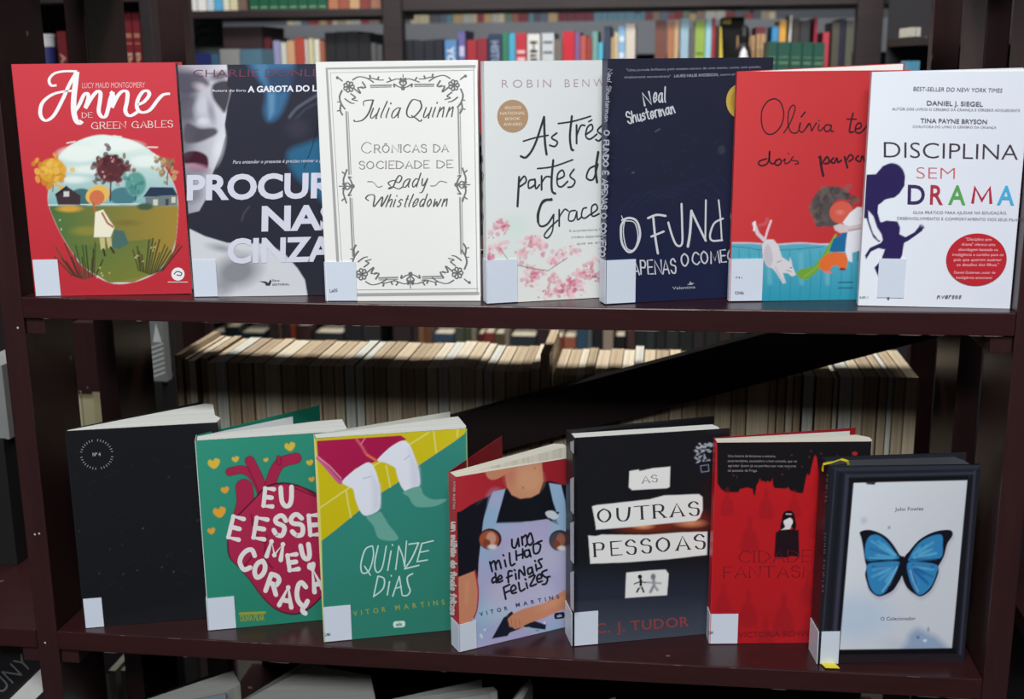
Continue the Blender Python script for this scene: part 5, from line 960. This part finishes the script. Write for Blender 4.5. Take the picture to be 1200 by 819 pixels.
for i, (x, dh, dy, pm, c) in enumerate(ROW):
    xn = ROW[i+1][0] if i+1 < len(ROW) else 632
    P0, P1 = hit(x, 440, 1, .335), hit(xn, 440, 1, .335)
    shelved('%s-paged old book, %s from the left end of the page-side row' % (TONE[pm], ORD[i]), P0[0], P1[0], .335-dy*.5, .140+dy*.4, ZB, .2085+dh*.8, PM[pm], CC[c])
P0, P1 = hit(634, 440, 1, .345), hit(645, 440, 1, .345); shelved('taller tan book standing up out of the page-side row', P0[0], P1[0], .337, .145, ZB, .2285, PM[1], (190, 168, 138), grp=None)
ROW2 = [(648, -.006, 0, 0, 4), (660, -.006, 0, 1, 1), (674, -.005, 0, 2, 2), (684, -.003, 0, 3, 6), (695, -.006, .001, 0, 1), (711, -.004, 0, 1, 4), (727, -.005, 0, 2, 1), (742, .002, .002, 4, 4), (753, -.004, 0, 0, 6), (768, -.004, .001, 3, 1), (785, -.003, 0, 0, 5), (800, -.006, 0, 1, 0), (818, -.003, 0, 3, 1), (838, -.004, .0, 0, 1), (858, -.004, .0, 3, 7), (876, -.007, .004, 0, 1), (902, -.001, .0, 1, 5), (911, -.001, 0, 3, 7), (922, -.002, .0, 0, 6), (931, .002, 0, 3, 5),
        (956, .001, .002, 1, 7), (977, -.002, -.004, 2, 3), (984, .002, .0, 4, 6), (1000, .002, .001, 0, 2), (1013, .003, .0, 3, 6), (1030, .003, .002, 1, 3), (1041, .003, .0, 4, 2), (1048, .003, .001, 1, 5), (1062, .003, 0, 0, 2), (1077, 0, 0, 0, 0)]
for i in range(len(ROW2)-1):
    x, dh, dy, pm, c = ROW2[i]; xn = ROW2[i+1][0]
    if x == 931: xn = 940
    P0, P1 = hit(x, 444, 1, .335), hit(xn, 444, 1, .335)
    shelved('%s-paged old book, %s to the right of the projecting tan one' % (TONE[pm], ORD[i]), P0[0], P1[0], .335-dy*.5, .140, ZB, .2075+dh*.8, PM[pm], CC[c])
P0, P1 = hit(941, 444, 1, .335), hit(955.5, 444, 1, .335)
shelved('dark-topped book with white pages standing in the right part of the page-side row', P0[0], P1[0], .334, .15, ZB, .209, PM[4], (26, 24, 26), grp=None, hi=.0002, tc=.0008)
# folder and two pale books far left, seen past the upright
def pxbox(name, x0, x1, y0, y1, Y, dep, mat, label=None, cat=None, group=None, parent=None, zb=None):
    a, b_ = hit(x0, (y0+y1)/2, 1, Y), hit(x1, (y0+y1)/2, 1, Y); zt = hit((x0+x1)/2, y0, 1, Y)[2]; z0 = hit((x0+x1)/2, y1, 1, Y)[2] if zb is None else zb
    o = box(name, 0, b_[0]-a[0]-.0004, 0, dep, 0, zt-z0, mat, parent); o.location = (a[0], Y, z0)
    if label: tag(o, label, cat, group)
    return o, a[0], b_[0], z0, zt
# ================================================================== far bookcases
YF = 2.2
fb = empty('bookcase', (0, YF, -1.156), 0, 'far dark bookcase holding many coloured books across the aisle', 'bookcase')
def fpart(name, x0, x1, y0, y1, z0, z1, mat): return box(name, x0, x1, y0-YF, y1-YF, z0+1.156, z1+1.156, mat, fb, .0015)
for u0, u1 in ((186, 216), (449, 471), (1004, 1034)):
    a, c = hit(u0, 40, 1, YF-.02), hit(u1, 40, 1, YF-.02); fpart('upright', a[0], c[0], YF-.02, YF+.03, -1.156, 1.0, M_FARWOOD)
xa, xb = hit(100, 40, 1, YF)[0], hit(1110, 40, 1, YF)[0]; xm = hit(460, 40, 1, YF)[0]
fpart('shelf_board', hit(200, 10, 1, YF)[0], xm, YF-.005, YF+.30, .345, .366, M_FARWOOD); fpart('shelf_board', xm+.001, xb, YF-.005, YF+.30, .358, .392, M_FARWOOD)
for z in (.03, -.30, -.665, -1.02): fpart('shelf_board', xa-.3, xb+.3, YF-.005, YF+.30, z-.022, z, M_FARWOOD)
fpart('back_panel', xa-.29, xb+.29, YF+.301, YF+.309, -1.02, -.05, M_FARWOOD)  # dark sheet added as shade behind the low books, hides the lit back
fpart('upright', xa-.33, xa-.30, YF-.02, YF+.32, -1.156, 1.0, M_FARWOOD); fpart('upright', xb+.30, xb+.33, YF-.02, YF+.32, -1.156, 1.0, M_FARWOOD)
def spine_book(x0, x1, ytop, col, zb, Y=YF+.03, dep=.16, label=None, group=None, cat='book', mark=None):
    a, b_ = hit(x0, ytop, 1, Y)[0], hit(x1, ytop, 1, Y)[0]; zt = hit((x0+x1)/2, ytop, 1, Y)[2]; w_ = b_-a-.0008; h = zt-zb
    r = empty('book', (a, Y, zb+.0005), 0, label, cat, group); cm = plain(col, .45, name='book_cloth'); t = min(.0022, w_*.2)
    box('spine', 0, w_, 0, t, 0, h, cm, r); box('front_cover', w_-t, w_, t, dep, 0, h, cm, r); box('back_cover', 0, t, t, dep, 0, h, cm, r); box('page_block', t, w_-t, t, dep-.004, .002, h-.003, PM[2], r)
    if mark:
        mm = plain(mark[0], .5); 
        for z0, z1 in mark[1]: box('spine_band', w_*.12, w_*.88, -.0006, 0, h*z0, h*z1, mm, r)
    return r, w_, h
def spine_text(r, w_, h, txt, col, bold=.02, frac=.6, z1=.96, z0=.3, vert=True):
    v, f = text_tris(txt, bold); v = v-v.min(0); sx = (z1-z0)*h/v[:, 0].max(); sy = w_*frac/max(.5, v[:, 1].max())
    vs = [(w_*(1-frac)/2+y*sy, -.0009, z1*h-x*sx) for x, y in v]
    link('spine_lettering', mesh('spine_lettering', vs, f), plain(col, .5), r)
GMID = 'coloured books on the far middle shelf'
COLN = [('blue', (86, 130, 180)), ('purple', (92, 84, 140)), ('crimson', (156, 40, 52)), ('navy', (44, 54, 84)), ('green', (58, 112, 92)), ('cyan', (86, 160, 190)), ('scarlet', (182, 46, 58)), ('white', (214, 214, 212))]
ZM = .03
FAR = [ # x0, x1, ytop, colour, label, mark, text
 (320, 328, 48, (150, 150, 190), 'lavender book at the start of the small far stack left of the dark boxes', None, None), (329, 335.5, 50, (206, 206, 196), 'ivory book between lavender and peach ones, far left shelf', None, None),
 (336, 345, 48, (206, 160, 124), 'peach book on the far left shelf', None, None), (345.5, 356.5, 44, (176, 74, 60), 'brick-red book among short books, far left shelf', None, None), (357, 360, 46, (214, 206, 206), 'very thin whitish book beside the brick-red one', None, None),
 (361, 367, 45, (206, 200, 160), 'cream book right of the brick-red one', None, None), (368, 374, 46, (222, 216, 200), 'off-white book right of the cream one', None, None), (374.5, 380, 48, (160, 96, 70), 'tan book ending the short far stack', None, None),
 (521, 535.5, 47, (88, 134, 184), 'light blue book with tall white lettering, far middle shelf', None, ('YODA', (226, 232, 240))), (537, 545, 36, (104, 96, 156), 'tall purple book next to the light blue one, far middle shelf', ((190, 190, 220), [(.6, .64), (.75, .85)]), None),
 (547, 558.5, 47, (160, 38, 50), 'crimson book, left of a crimson pair, far middle shelf', None, None), (559, 571, 45, (138, 36, 50), 'darker crimson book, right of the crimson pair', None, None), (572, 588, 40, (40, 54, 84), 'wide navy book with pale spine lettering, far middle shelf', None, ('HISTORIA', (150, 165, 190))),
 (588.5, 596, 38, (52, 120, 92), 'green book right of the wide navy one', ((170, 200, 170), [(.55, .7)]), None), (596.5, 604, 39, (72, 164, 196), 'cyan book left of the scarlet one', None, None), (604.5, 617, 39, (184, 44, 60), 'scarlet book with small pale title bars', ((226, 190, 190), [(.8, .83), (.72, .76)]), None),
 (618, 633, 40, (218, 216, 212), 'white book with heavy black lettering, far middle shelf', None, ('Hilda', (30, 30, 34))), (635, 649.5, 39, (196, 200, 204), 'pale grey book with black dotted edge, far middle shelf', ((70, 74, 80), [(.5, .52), (.6, .62), (.7, .72), (.8, .82), (.9, .92)]), None),
 (650, 659, 46, (112, 104, 98), 'taupe book before the bright red one', None, None), (659.5, 673.5, 37, (196, 32, 48), 'bright red book, tallest on the far middle shelf', ((120, 20, 30), [(.3, .4)]), None), (674, 680, 38, (126, 90, 138), 'mauve book right of the bright red one', None, None),
 (680.5, 687, 42, (184, 84, 74), 'salmon book right of the mauve one', None, None), (687.5, 694, 44, (150, 58, 54), 'brick book right of the salmon one', None, None), (694.5, 701, 37, (112, 160, 150), 'pale teal book right of the brick one', None, None), (701.5, 707, 50, (80, 176, 206), 'short cyan book, far middle shelf', None, None),
 (708, 716, 31, (46, 60, 84), 'tall dark blue book left of the tan ones', None, None), (716.5, 720, 44, (190, 160, 120), 'narrow tan book left of the straw one', None, None), (720.5, 724.5, 38, (206, 190, 150), 'narrow straw book left of the pale blue one', None, None), (725, 733, 30, (132, 176, 212), 'pale blue patterned book left of the cream one', ((210, 220, 230), [(.5, .6), (.7, .75), (.85, .9)]), None), (733.5, 745, 28, (206, 198, 184), 'tall cream book beside the grey gap', ((120, 100, 90), [(.55, .58)]), None),
 (768, 782, 24, (110, 66, 54), 'wide brown book after the grey gap', None, None), (783, 790, 26, (172, 112, 76), 'tan-orange book right of the brown one', None, None), (790.5, 796, 23, (196, 160, 120), 'sand book right of the tan-orange one', None, None), (798, 808, 22, (150, 180, 196), 'wide pale grey-blue book', None, None), (808.5, 814.5, 33, (96, 90, 92), 'short grey book before the lime one', None, None),
 (815, 827, 24, (142, 170, 74), 'lime green book, far middle shelf', ((90, 120, 50), [(.4, .42), (.55, .57), (.7, .72)]), None), (827.5, 834.5, 22, (150, 196, 214), 'sky blue book between lime and dark red ones', None, None), (835, 839, 21, (160, 44, 60), 'thin dark red book right of the sky blue one', None, None), (839.5, 842.5, 30, (60, 40, 40), 'thin brown book beside the dark red one', None, None),
 (886, 898, 32, (104, 36, 46), 'book with a dark red head among the tan row', None, None), (905, 913, 31, (60, 140, 190), 'azure book left of the amber one', None, None), (914, 922, 24, (216, 160, 66), 'amber book left of the leaning white one', None, None), (955, 959, 21, (150, 30, 56), 'thin ruby book in the dim right bay', None, None), (965, 972.5, 38, (186, 60, 76), 'short rose book in the dim right bay', None, None),
 (929, 938, 22, (58, 50, 48), 'dark brown book in the dim right bay', None, None), (938.5, 950, 24, (52, 52, 56), 'charcoal book in the dim right bay', None, None), (976, 985, 26, (80, 78, 66), 'olive-grey book in the dim right bay', None, None), (985.5, 992, 22, (34, 34, 58), 'midnight blue book in the dim right bay', None, None), (992.5, 1001, 24, (92, 92, 80), 'stone-grey book at the right end of the far bay', None, None)]
for x0, x1, yt, c, lb, mk, tx in FAR:
    r, w_, h = spine_book(x0, x1, yt, c, ZM, label=lb, group=GMID, mark=mk)
    if tx: spine_text(r, w_, h, tx[0], tx[1], z0=.55, z1=.93)
for i, (x0, x1) in enumerate(((864, 869), (869.5, 875), (875.5, 880.5), (881, 885.5), (887, 891.5), (892, 897.5))):
    spine_book(x0, x1, 42 if i < 4 else 40, (176, 140, 100), ZM, Y=YF+.005, dep=.02, label='%s from the left of the six matching tan volumes, far middle shelf' % ORD[i], group='tan volumes on the far middle shelf', mark=((200, 170, 130), [(.7, .72), (.86, .88)]))
# green set standing nearer
for i, (x0, x1) in enumerate(((901, 911.5), (912, 926.5), (927, 940.5), (941, 953.5), (954, 967.5))):
    spine_book(x0, x1, 49+(.3*i), (28, 78, 64), .03, Y=1.98, dep=.17, label='%s from the left of five dark green banded volumes standing forward' % ORD[i], group='dark green volume set', mark=((120, 160, 120), [(.78, .792), (.70, .712), (.84, .846)]))
gl = box('shelf_board', hit(890, 70, 1, 1.97)[0]-.0, hit(1003, 70, 1, 1.97)[0], -.24, -.006, 1.164, 1.186, M_FARWOOD, fb, .001)
# leaning white book, yellow standing book, small dark box with yellow top, dark boxes, bird figure
r = shelved('slim white book leaning right of the amber one, far middle shelf', hit(922.5, 40, 1, YF)[0], hit(925, 40, 1, YF)[0], YF+.03, .14, ZM, .305, PM[4], (216, 214, 206), lean=.03, grp=None)
yb = empty('book', (hit(843, 60, 1, YF)[0], YF-.01, ZM), 0, 'yellow book opened into a narrow wedge, far middle shelf', 'book'); w_ = hit(853, 60, 1, YF)[0]-hit(843, 60, 1, YF)[0]
prism('cover', [(0, 0), (w_, 0), (w_*.8, .14), (w_*.2, .14)], 0, .275, plain((214, 190, 70), .5), yb)
for v in yb.children[0].data.vertices:
    if v.co.z > .1: v.co.x = v.co.x*.12
pb, *_ = pxbox('box', 846, 872, 20, 58, YF+.14, .15, plain((26, 26, 30), .6), 'black box with a yellow lid patch on the far middle shelf', 'box', zb=ZM)
lid, *_ = pxbox('lid_patch', 847, 857, 20.5, 28, YF+.1385, .001, plain((214, 196, 84), .5)); lid.parent = pb; lid.location = Vector(lid.location)-Vector(pb.location)
fg = empty('figurine', (hit(872, 40, 1, YF-.03)[0], YF-.03, ZM), 0, 'small black and white bird figurine before the tan volumes', 'figurine')
def lathe(name, prof, mat, parent, n=14, loc=(0, 0, 0), sc=(1, 1)):
    vs = []; fs = []
    for r_, z in prof:
        for k in range(n): a = 6.283*k/n; vs.append((loc[0]+r_*math.cos(a)*sc[0], loc[1]+r_*math.sin(a)*sc[1], loc[2]+z))
    for i in range(len(prof)-1):
        for k in range(n): fs.append((i*n+k, i*n+(k+1) % n, (i+1)*n+(k+1) % n, (i+1)*n+k))
    fs += [tuple(range(n-1, -1, -1)), tuple(range((len(prof)-1)*n, len(prof)*n))]
    return link(name, mesh(name, vs, fs), mat, parent)
zt = hit(872, 29, 1, YF-.03)[2]-ZM
lathe('body', [(.010, 0), (.022, .01), (.026, zt*.45), (.020, zt*.75), (.013, zt*.83), (.015, zt*.9), (.012, zt*.97), (.004, zt)], plain((24, 24, 28), .4), fg)
lathe('belly', [(.002, 0), (.014, .02), (.016, .05), (.010, .085), (.002, .10)], plain((220, 220, 222), .5), fg, loc=(0, -.012, zt*.45))
for i, (x0, x1, yt) in enumerate(((381, 393, 38), (393.5, 406, 37), (406.5, 420, 36.5), (420.5, 434, 39))):
    pxbox('box_file', x0, x1, yt, 70, YF+.04, .2, plain((30, 30, 34), .6, name='black_board'), '%s from the left of four plain black box files, far left bay' % ORD[i], 'box file', 'black box files', zb=ZM)
for x0, x1, yt in ((435, 441, 50), (442, 448, 52)): pxbox('box_file', x0, x1, yt, 70, YF+.04, .2, plain((96, 96, 98), .6), ('left' if x0 < 440 else 'right')+' of two short grey files beside the black box files', 'box file', 'grey files', zb=ZM)
for x0, x1, yt in ((472, 484, 47), (484.5, 497, 48), (497.5, 509, 47), (509.5, 519, 46)): spine_book(x0, x1, yt, (32, 34, 44), ZM, label='%s from the left of four near-black volumes, far middle shelf' % ORD[int((x0-470)//12)], group='near-black volumes')
# left bay: notice, dark crate, flat boxes
nt, *_ = pxbox('notice_panel', 216, 262, 24, 68, YF+.20, .004, plain((112, 122, 118), .6), 'grey-green notice panel with a dark curved mark, far left bay', 'notice')
a0 = hit(228, 54, 1, YF+.199); lt = Lettering(np.eye(3)); lt.stroke([(0, 0), (.012, .028), (.030, .034), (.042, .030)], .006); lt.stroke([(.008, .045), (.02, .056), (.04, .058)], .007)
mk = lt.build('dark_mark', plain((36, 38, 40), .6), nt, lambda a, c, l: (a0[0]+a-nt.location[0], -.0008, a0[2]+c-nt.location[2]), 0)
pxbox('crate', 262, 308, 31, 72, YF+.03, .2, plain((52, 36, 38), .6), 'dark red-brown crate in the far left bay', 'crate', zb=ZM)
spine_book(309, 318, 44, (86, 34, 42), ZM, label='dark wine book right of the crate, far left bay', group=GMID)
pxbox('carton', 219, 229, 66.5, 76, 1.9, .08, plain((206, 208, 210), .6), 'small white carton behind the face thriller, far left', 'carton', zb=.135)
pxbox('carton', 229.5, 247, 62, 76, 1.9, .1, plain((44, 52, 112), .5), 'deep blue carton behind the face thriller, far left', 'carton', zb=.135)
pxbox('carton', 247.5, 257, 63, 76, 1.9, .1, plain((66, 104, 134), .5), 'teal carton behind the face thriller, far left', 'carton', zb=.135)
pxbox('carton', 258, 281, 57.5, 76, 1.9, .1, plain((150, 152, 150), .5), 'grey flat carton behind the face thriller, far left', 'carton', zb=.135)
pxbox('carton', 281.5, 307, 57.5, 76, 1.9, .1, plain((84, 120, 140), .5), 'steel blue flat carton right of the grey one, far left', 'carton', zb=.135)
sd = empty('side_table', (hit(262, 76, 1, 1.95)[0], 1.95, -1.16), 0, 'narrow dark stand carrying the small cartons, far left aisle', 'stand')
hx = .13
box('top', -hx, hx, -.06, .07, 1.16+.115, 1.16+.1345, M_FARWOOD, sd, .001)
for sx in (-hx+.01, hx-.03):
    for sy in (-.055, .045): box('leg', sx, sx+.02, sy, sy+.02, 0, 1.16+.1145, M_FARWOOD, sd)
# upper shelf bottoms
UP_ = [(212, 220, (222, 222, 220)), (221, 228, (214, 214, 212)), (229, 239, (226, 224, 222)), (240, 248, (190, 206, 214)), (249, 258, (86, 164, 206)), (259, 266, (216, 212, 196)), (267, 276, (206, 196, 160)), (277, 287, (110, 90, 80))]
for i, (x0, x1, c) in enumerate(UP_): spine_book(x0, x1, -40, c, .3665, label='foot of a %s book, upper far left shelf' % ('white', 'pale', 'bright white', 'ice blue', 'sky blue', 'ivory', 'straw', 'brown')[i], group='books on the upper far left shelf')
for i in range(8): spine_book(290+i*11.5, 301+i*11.5, -40, (26, 84, 62), .3665, label='%s from the left of eight green volumes, upper far left shelf' % ORD[i], group='upper green volumes', mark=((150, 190, 140), [(.05, .07)]))
for i, c in enumerate(((170, 110, 80), (150, 80, 64), (186, 150, 110), (130, 60, 54), (160, 110, 90))): spine_book(383+i*12.5, 395+i*12.5, -40, c, .3665, label='foot of a %s book above the black box files' % ('tan', 'rust', 'sand', 'maroon', 'brown')[i], group='books on the upper far left shelf')
# further row behind, with pale metal shelf
Y3 = 3.3
f3 = empty('bookcase', (0, Y3, -1.156), 0, 'pale metal bookcase furthest back against the wall', 'bookcase')
mg = plain((128, 132, 138), .6, name='grey_painted_metal'); x3a, x3b = hit(150, 30, 1, Y3)[0], hit(1150, 30, 1, Y3)[0]
z26 = hit(600, 26, 1, Y3)[2]
box('shelf_board', x3a, x3b, 0, .3, z26-.115+1.156, z26+1.156, mg, f3, .001)
box('back_panel', x3a, x3b, .3, .31, 0, 2.0, plain((96, 100, 106), .7, name='grey_metal_back'), f3)
for z in (-1.1, -.75, -.4, -.05): box('shelf_board', x3a, x3b, 0, .3, z+1.13, z+1.156, mg, f3, .001)
nf = -1; rr = random.Random(12); MUTE = [(130, 110, 100), (150, 140, 120), (176, 150, 110), (120, 50, 60), (90, 100, 120), (100, 120, 110), (170, 170, 165), (150, 90, 80), (90, 130, 145), (140, 60, 66), (190, 180, 150), (84, 84, 92)]
NM = ['umber', 'khaki', 'sand', 'wine', 'slate', 'sage', 'pale grey', 'terracotta', 'sea blue', 'garnet', 'parchment', 'charcoal']
u = 336.0
while u < 905:
    du = rr.uniform(5, 13); k = rr.randrange(12)
    if not (444 < u < 474):
        c = MUTE[k]; nf += 1
        if 650 < u < 690: k = 9; c = (110, 50, 62)
        if 692 < u < 745: k = 8; c = (96, 132, 150)
        a, b_ = hit(u, 20, 1, Y3+.02)[0], hit(u+du-.4, 20, 1, Y3+.02)[0]; hh = hit(u, 13, 1, Y3+.02)[2]-z26+rr.uniform(-.01, .012)
        o = box('book', 0, b_-a, 0, .2, 0, hh, plain(c, .6)); o.location = (a, Y3+.02, z26+.0004); tag(o, 'small %s book, %s from the left on the furthest pale shelf' % (NM[k], ORD[nf]), 'book', 'books on the furthest shelf')
    u += du
# books on a low far shelf, glimpsed under the upper board
LOW = [(246, 262, 391, (34, 46, 50)), (263, 280, 390, (30, 42, 46)), (281, 309, 391, (38, 52, 56)), (319, 334, 386, (110, 84, 66)), (335, 346, 386, (150, 62, 44)), (347, 364, 388, (60, 40, 38)), (368, 402, 391, (40, 42, 46)), (403, 424, 386, (34, 34, 38)), (425, 446, 388, (44, 42, 44)), (447, 470, 387, (36, 38, 42)), (471, 489, 386, (52, 46, 44)), (490, 497, 384, (120, 84, 60)), (497.5, 507, 384, (96, 64, 46)), (508, 532, 392, (52, 70, 92)), (533, 544, 390, (70, 74, 60)), (544.5, 552, 390, (64, 70, 50)), (552.5, 558, 387, (128, 118, 102)), (560, 567, 392, (84, 34, 36)), (567.5, 579, 391, (120, 48, 42)), (579.5, 591, 392, (84, 70, 50)), (591.5, 597, 389, (130, 118, 104)), (598, 628, 395, (44, 50, 54)), (629, 643, 390, (48, 36, 38)), (644, 647, 384, (140, 128, 114)), (649, 660, 396, (120, 64, 50)), (661, 675, 396, (152, 88, 66)), (676, 688, 388, (48, 78, 98)), (688.5, 694, 390, (90, 94, 96)), (695, 706, 388, (30, 30, 34)), (707, 719, 386, (150, 134, 118)), (721, 733, 395, (28, 26, 30)), (735, 745, 388, (74, 50, 48)), (746, 757, 388, (34, 40, 42)), (757.5, 768, 389, (42, 52, 50)), (769, 780, 389, (38, 38, 40)), (781, 796, 390, (46, 48, 44)), (797, 812, 390, (36, 40, 38)), (813, 826, 389, (48, 40, 42)), (827, 842, 389, (40, 44, 40)), (843, 858, 388, (58, 44, 44)), (859, 874, 390, (40, 42, 44))]
def cname(c):
    r_, g_, b_ = c
    if max(c)-min(c) < 14: return 'black' if max(c) < 46 else 'dark grey' if max(c) < 90 else 'grey'
    if r_ >= g_ >= b_: return 'beige' if g_ > 110 else 'red-brown' if r_-g_ > 34 else 'brown'
    if b_ > g_: return 'dark blue' if b_ < 120 else 'blue'
    return 'dark green'
LOW = [q for q in LOW if not (440 < (q[0]+q[1])/2 < 474)]
for k, (x0, x1, yt, c) in enumerate(LOW): spine_book(x0, x1, yt-(7 if yt < 391 else 1), c, -.665, Y=YF+.02, label='%s book, %s from left in the slot beneath the upper board' % (cname(c), ORD[k]), group='books glimpsed beneath the upper board')
# seen past the uprights
def neighbour_books():
    o, x0, x1, z0, zt = pxbox('folder', 176, 193, 372, 447, .62, .02, plain((120, 124, 122), .5, name='grey_folder_card'), 'grey folder with slanted white stripes beside the page-side row, left', 'folder')
    W_, H_ = x1-x0, zt-z0; lt = Lettering(np.eye(3))
    for k in range(7): z = H_*(.08+.075*k); lt.stroke([(W_*.12, z), (W_*.9, z+H_*.07)], .0022, smooth=False)
    lt.fill([(W_*.55, H_*.92), (W_*.85, H_*.62), (W_*.25, H_*.62)]); lt.build('stripe_print', plain((206, 208, 206), .5), o, lambda a, c, l: (a, -.0008, c), 0)
neighbour_books()
pxbox('cabinet', 168, 196, 447.5, 600, .615, .05, plain((22, 20, 21), .6), 'narrow black cabinet under the striped grey folder', 'cabinet', zb=-1.158)
for x0, x1, c in ((90, 103, (176, 168, 136)), (104, 117, (164, 156, 122))):
    o, *_ = pxbox('book', x0, x1, 459, 640, .72, .16, plain(c, .6), ('left' if x0 < 100 else 'right')+' of two pale cream books behind the left upright', 'book', 'two cream books behind the left upright')
o, *_ = pxbox('plank', 70, 114, 378, 458.6, .70, .02, M_WOODV, 'dark upright plank behind the left upright, over two cream books', 'plank')
o, *_ = pxbox('book', 133, 141, 786, 900, .33, .12, plain((120, 118, 108), .6), 'left of two pale book edges in the dark under the lower board', 'book', 'pale edges under the lower board')
o, *_ = pxbox('book', 147, 153, 786, 900, .33, .12, plain((110, 108, 98), .6), 'right of two pale book edges in the dark under the lower board', 'book', 'pale edges under the lower board')
# cup, red book and red pair past the left upright
cu = empty('cup', (hit(55, 60, 1, 1.2)[0], 1.2, .12), 0, 'white paper cup with a blue band beyond the left upright', 'cup'); zc = hit(55, 40, 1, 1.2)[2]-.12
lathe('cup_wall', [(.0120, 0), (.0172, zc-.006), (.0186, zc-.006), (.0188, zc), (.0170, zc), (.0115, .004)], plain((214, 214, 214), .5), cu, 28)
lathe('blue_band', [(.0127, .008), (.0172, zc-.024), (.0168, zc-.024), (.0123, .008)], plain((52, 52, 110), .5), cu, 28)
st = empty('bookcase', (-.60, 1.35, -1.156), 0, 'dark case beyond the left upright holding the cup and the maroon books', 'bookcase')
for z0, z1 in ((.098, .119), (.335, .36)): box('shelf_board', -.347, .2595, -.25, -.052, 1.156+z0, 1.156+z1, M_FARWOOD, st, .001)
for x in (-.37, .260): box('upright', x, x+.022, -.25, -.045, 0, 1.75, M_FARWOOD, st, .001)
box('back_panel', -.347, .2595, -.051, -.046, 0, 1.75, plain((34, 32, 34), .7), st)
r, w_, h = spine_book(66, 77, 37, (112, 30, 38), .12, Y=1.17, label='single maroon book right of the paper cup', group='maroon books beyond the left upright', dep=.12); spine_text(r, w_, h, 'Anais', (196, 150, 130), z0=.4, z1=.75)
for x0, x1, lb in ((144, 153.5, 'left of two tall maroon volumes with gold lettering'), (154, 163, 'right of two tall maroon volumes with gold lettering')):
    r, w_, h = spine_book(x0, x1, 14, (126, 28, 40), .12, Y=1.16, label=lb, group='maroon books beyond the left upright', dep=.13, mark=((180, 120, 90), [(.70, .712), (.76, .80)])); spine_text(r, w_, h, 'Barsa', (206, 170, 140), z0=.28, z1=.62)
# right: glimpses between the uprights
rs = empty('bookcase', (1.42, 1.5, -1.156), 0, 'dark case beyond the right upright with a few pale books', 'bookcase')
box('shelf_board', -.32, .5, -.15, .15, 1.156+.245, 1.156+.262, M_FARWOOD, rs, .001); box('back_panel', -.32, .5, .152, .16, 0, 1.75, plain((40, 38, 42), .7), rs); box('upright', .5, .522, -.15, .15, 0, 1.75, M_FARWOOD, rs, .001)
for x0, x1 in ((1067.5, 1073), (1073.5, 1079)): pxbox('book', x0, x1, 32, 46, 1.40, .12, plain((206, 200, 186), .6), ('left' if x0 < 1070 else 'right')+' of two short ivory books between the right uprights', 'book', 'ivory books between the right uprights', zb=.2625)
pxbox('carton', 1065, 1078, 71.5, 84, 1.30, .08, plain((92, 160, 190), .5), 'light blue carton peeping over the white book on the right', 'carton', zb=.13)
box('shelf_board', -.32, .0, -.25, -.11, 1.156+.108, 1.156+.129, M_FARWOOD, rs, .001)
# left of the upright
o, xa_, xb_, z0_, zt_ = pxbox('book', -30, 7, 428, 514, .16, .12, plain((120, 122, 120), .6), 'pale grey book at the far left edge, standing on a black box', 'book')
o, *_ = pxbox('box', -34, 9, 514.5, 600, .155, .13, plain((20, 18, 19), .6), 'black box at the far left edge under the pale grey book', 'box', zb=ZB+.0005)
lb = empty('book', tuple(hit(-2, 826, 1, .07)), 0, 'black book with large dim letters leaning at the lower left corner', 'book', rot=(0, -math.radians(42), 0))
box('cover', -.03, .10, 0, .003, 0, .042, plain((22, 22, 25), .5), lb); box('page_block', -.03, .10, .0032, .03, .002, .040, M_PAGES2, lb)
v, f = text_tris('BRUNY', -.005); v = v-v.min(0); s_ = .019/v[:, 1].max(); link('title_lettering', mesh('title_lettering', [(-.02+x*s_*1.05, -.0008, .007+y*s_) for x, y in v], f), plain((96, 98, 100), .5), lb)
l2 = empty('book', tuple(hit(-2, 775, 1, .095)), 0, 'brown-grey book leaning above the black lettered one, lower left corner', 'book', rot=(0, -math.radians(38), 0))
box('cover', -.04, .085, 0, .022, .016, .019, plain((60, 42, 40), .5), l2); box('page_block', -.04, .083, .001, .022, .001, .0155, plain((84, 74, 68), .7), l2)
l3 = empty('book', tuple(hit(28, 832, 1, .05)), 0, 'white book corner under the black lettered one, lower left corner', 'book', rot=(0, -math.radians(44), 0))
box('cover', -.02, .06, 0, .02, 0, .02, plain((200, 200, 196), .6), l3)
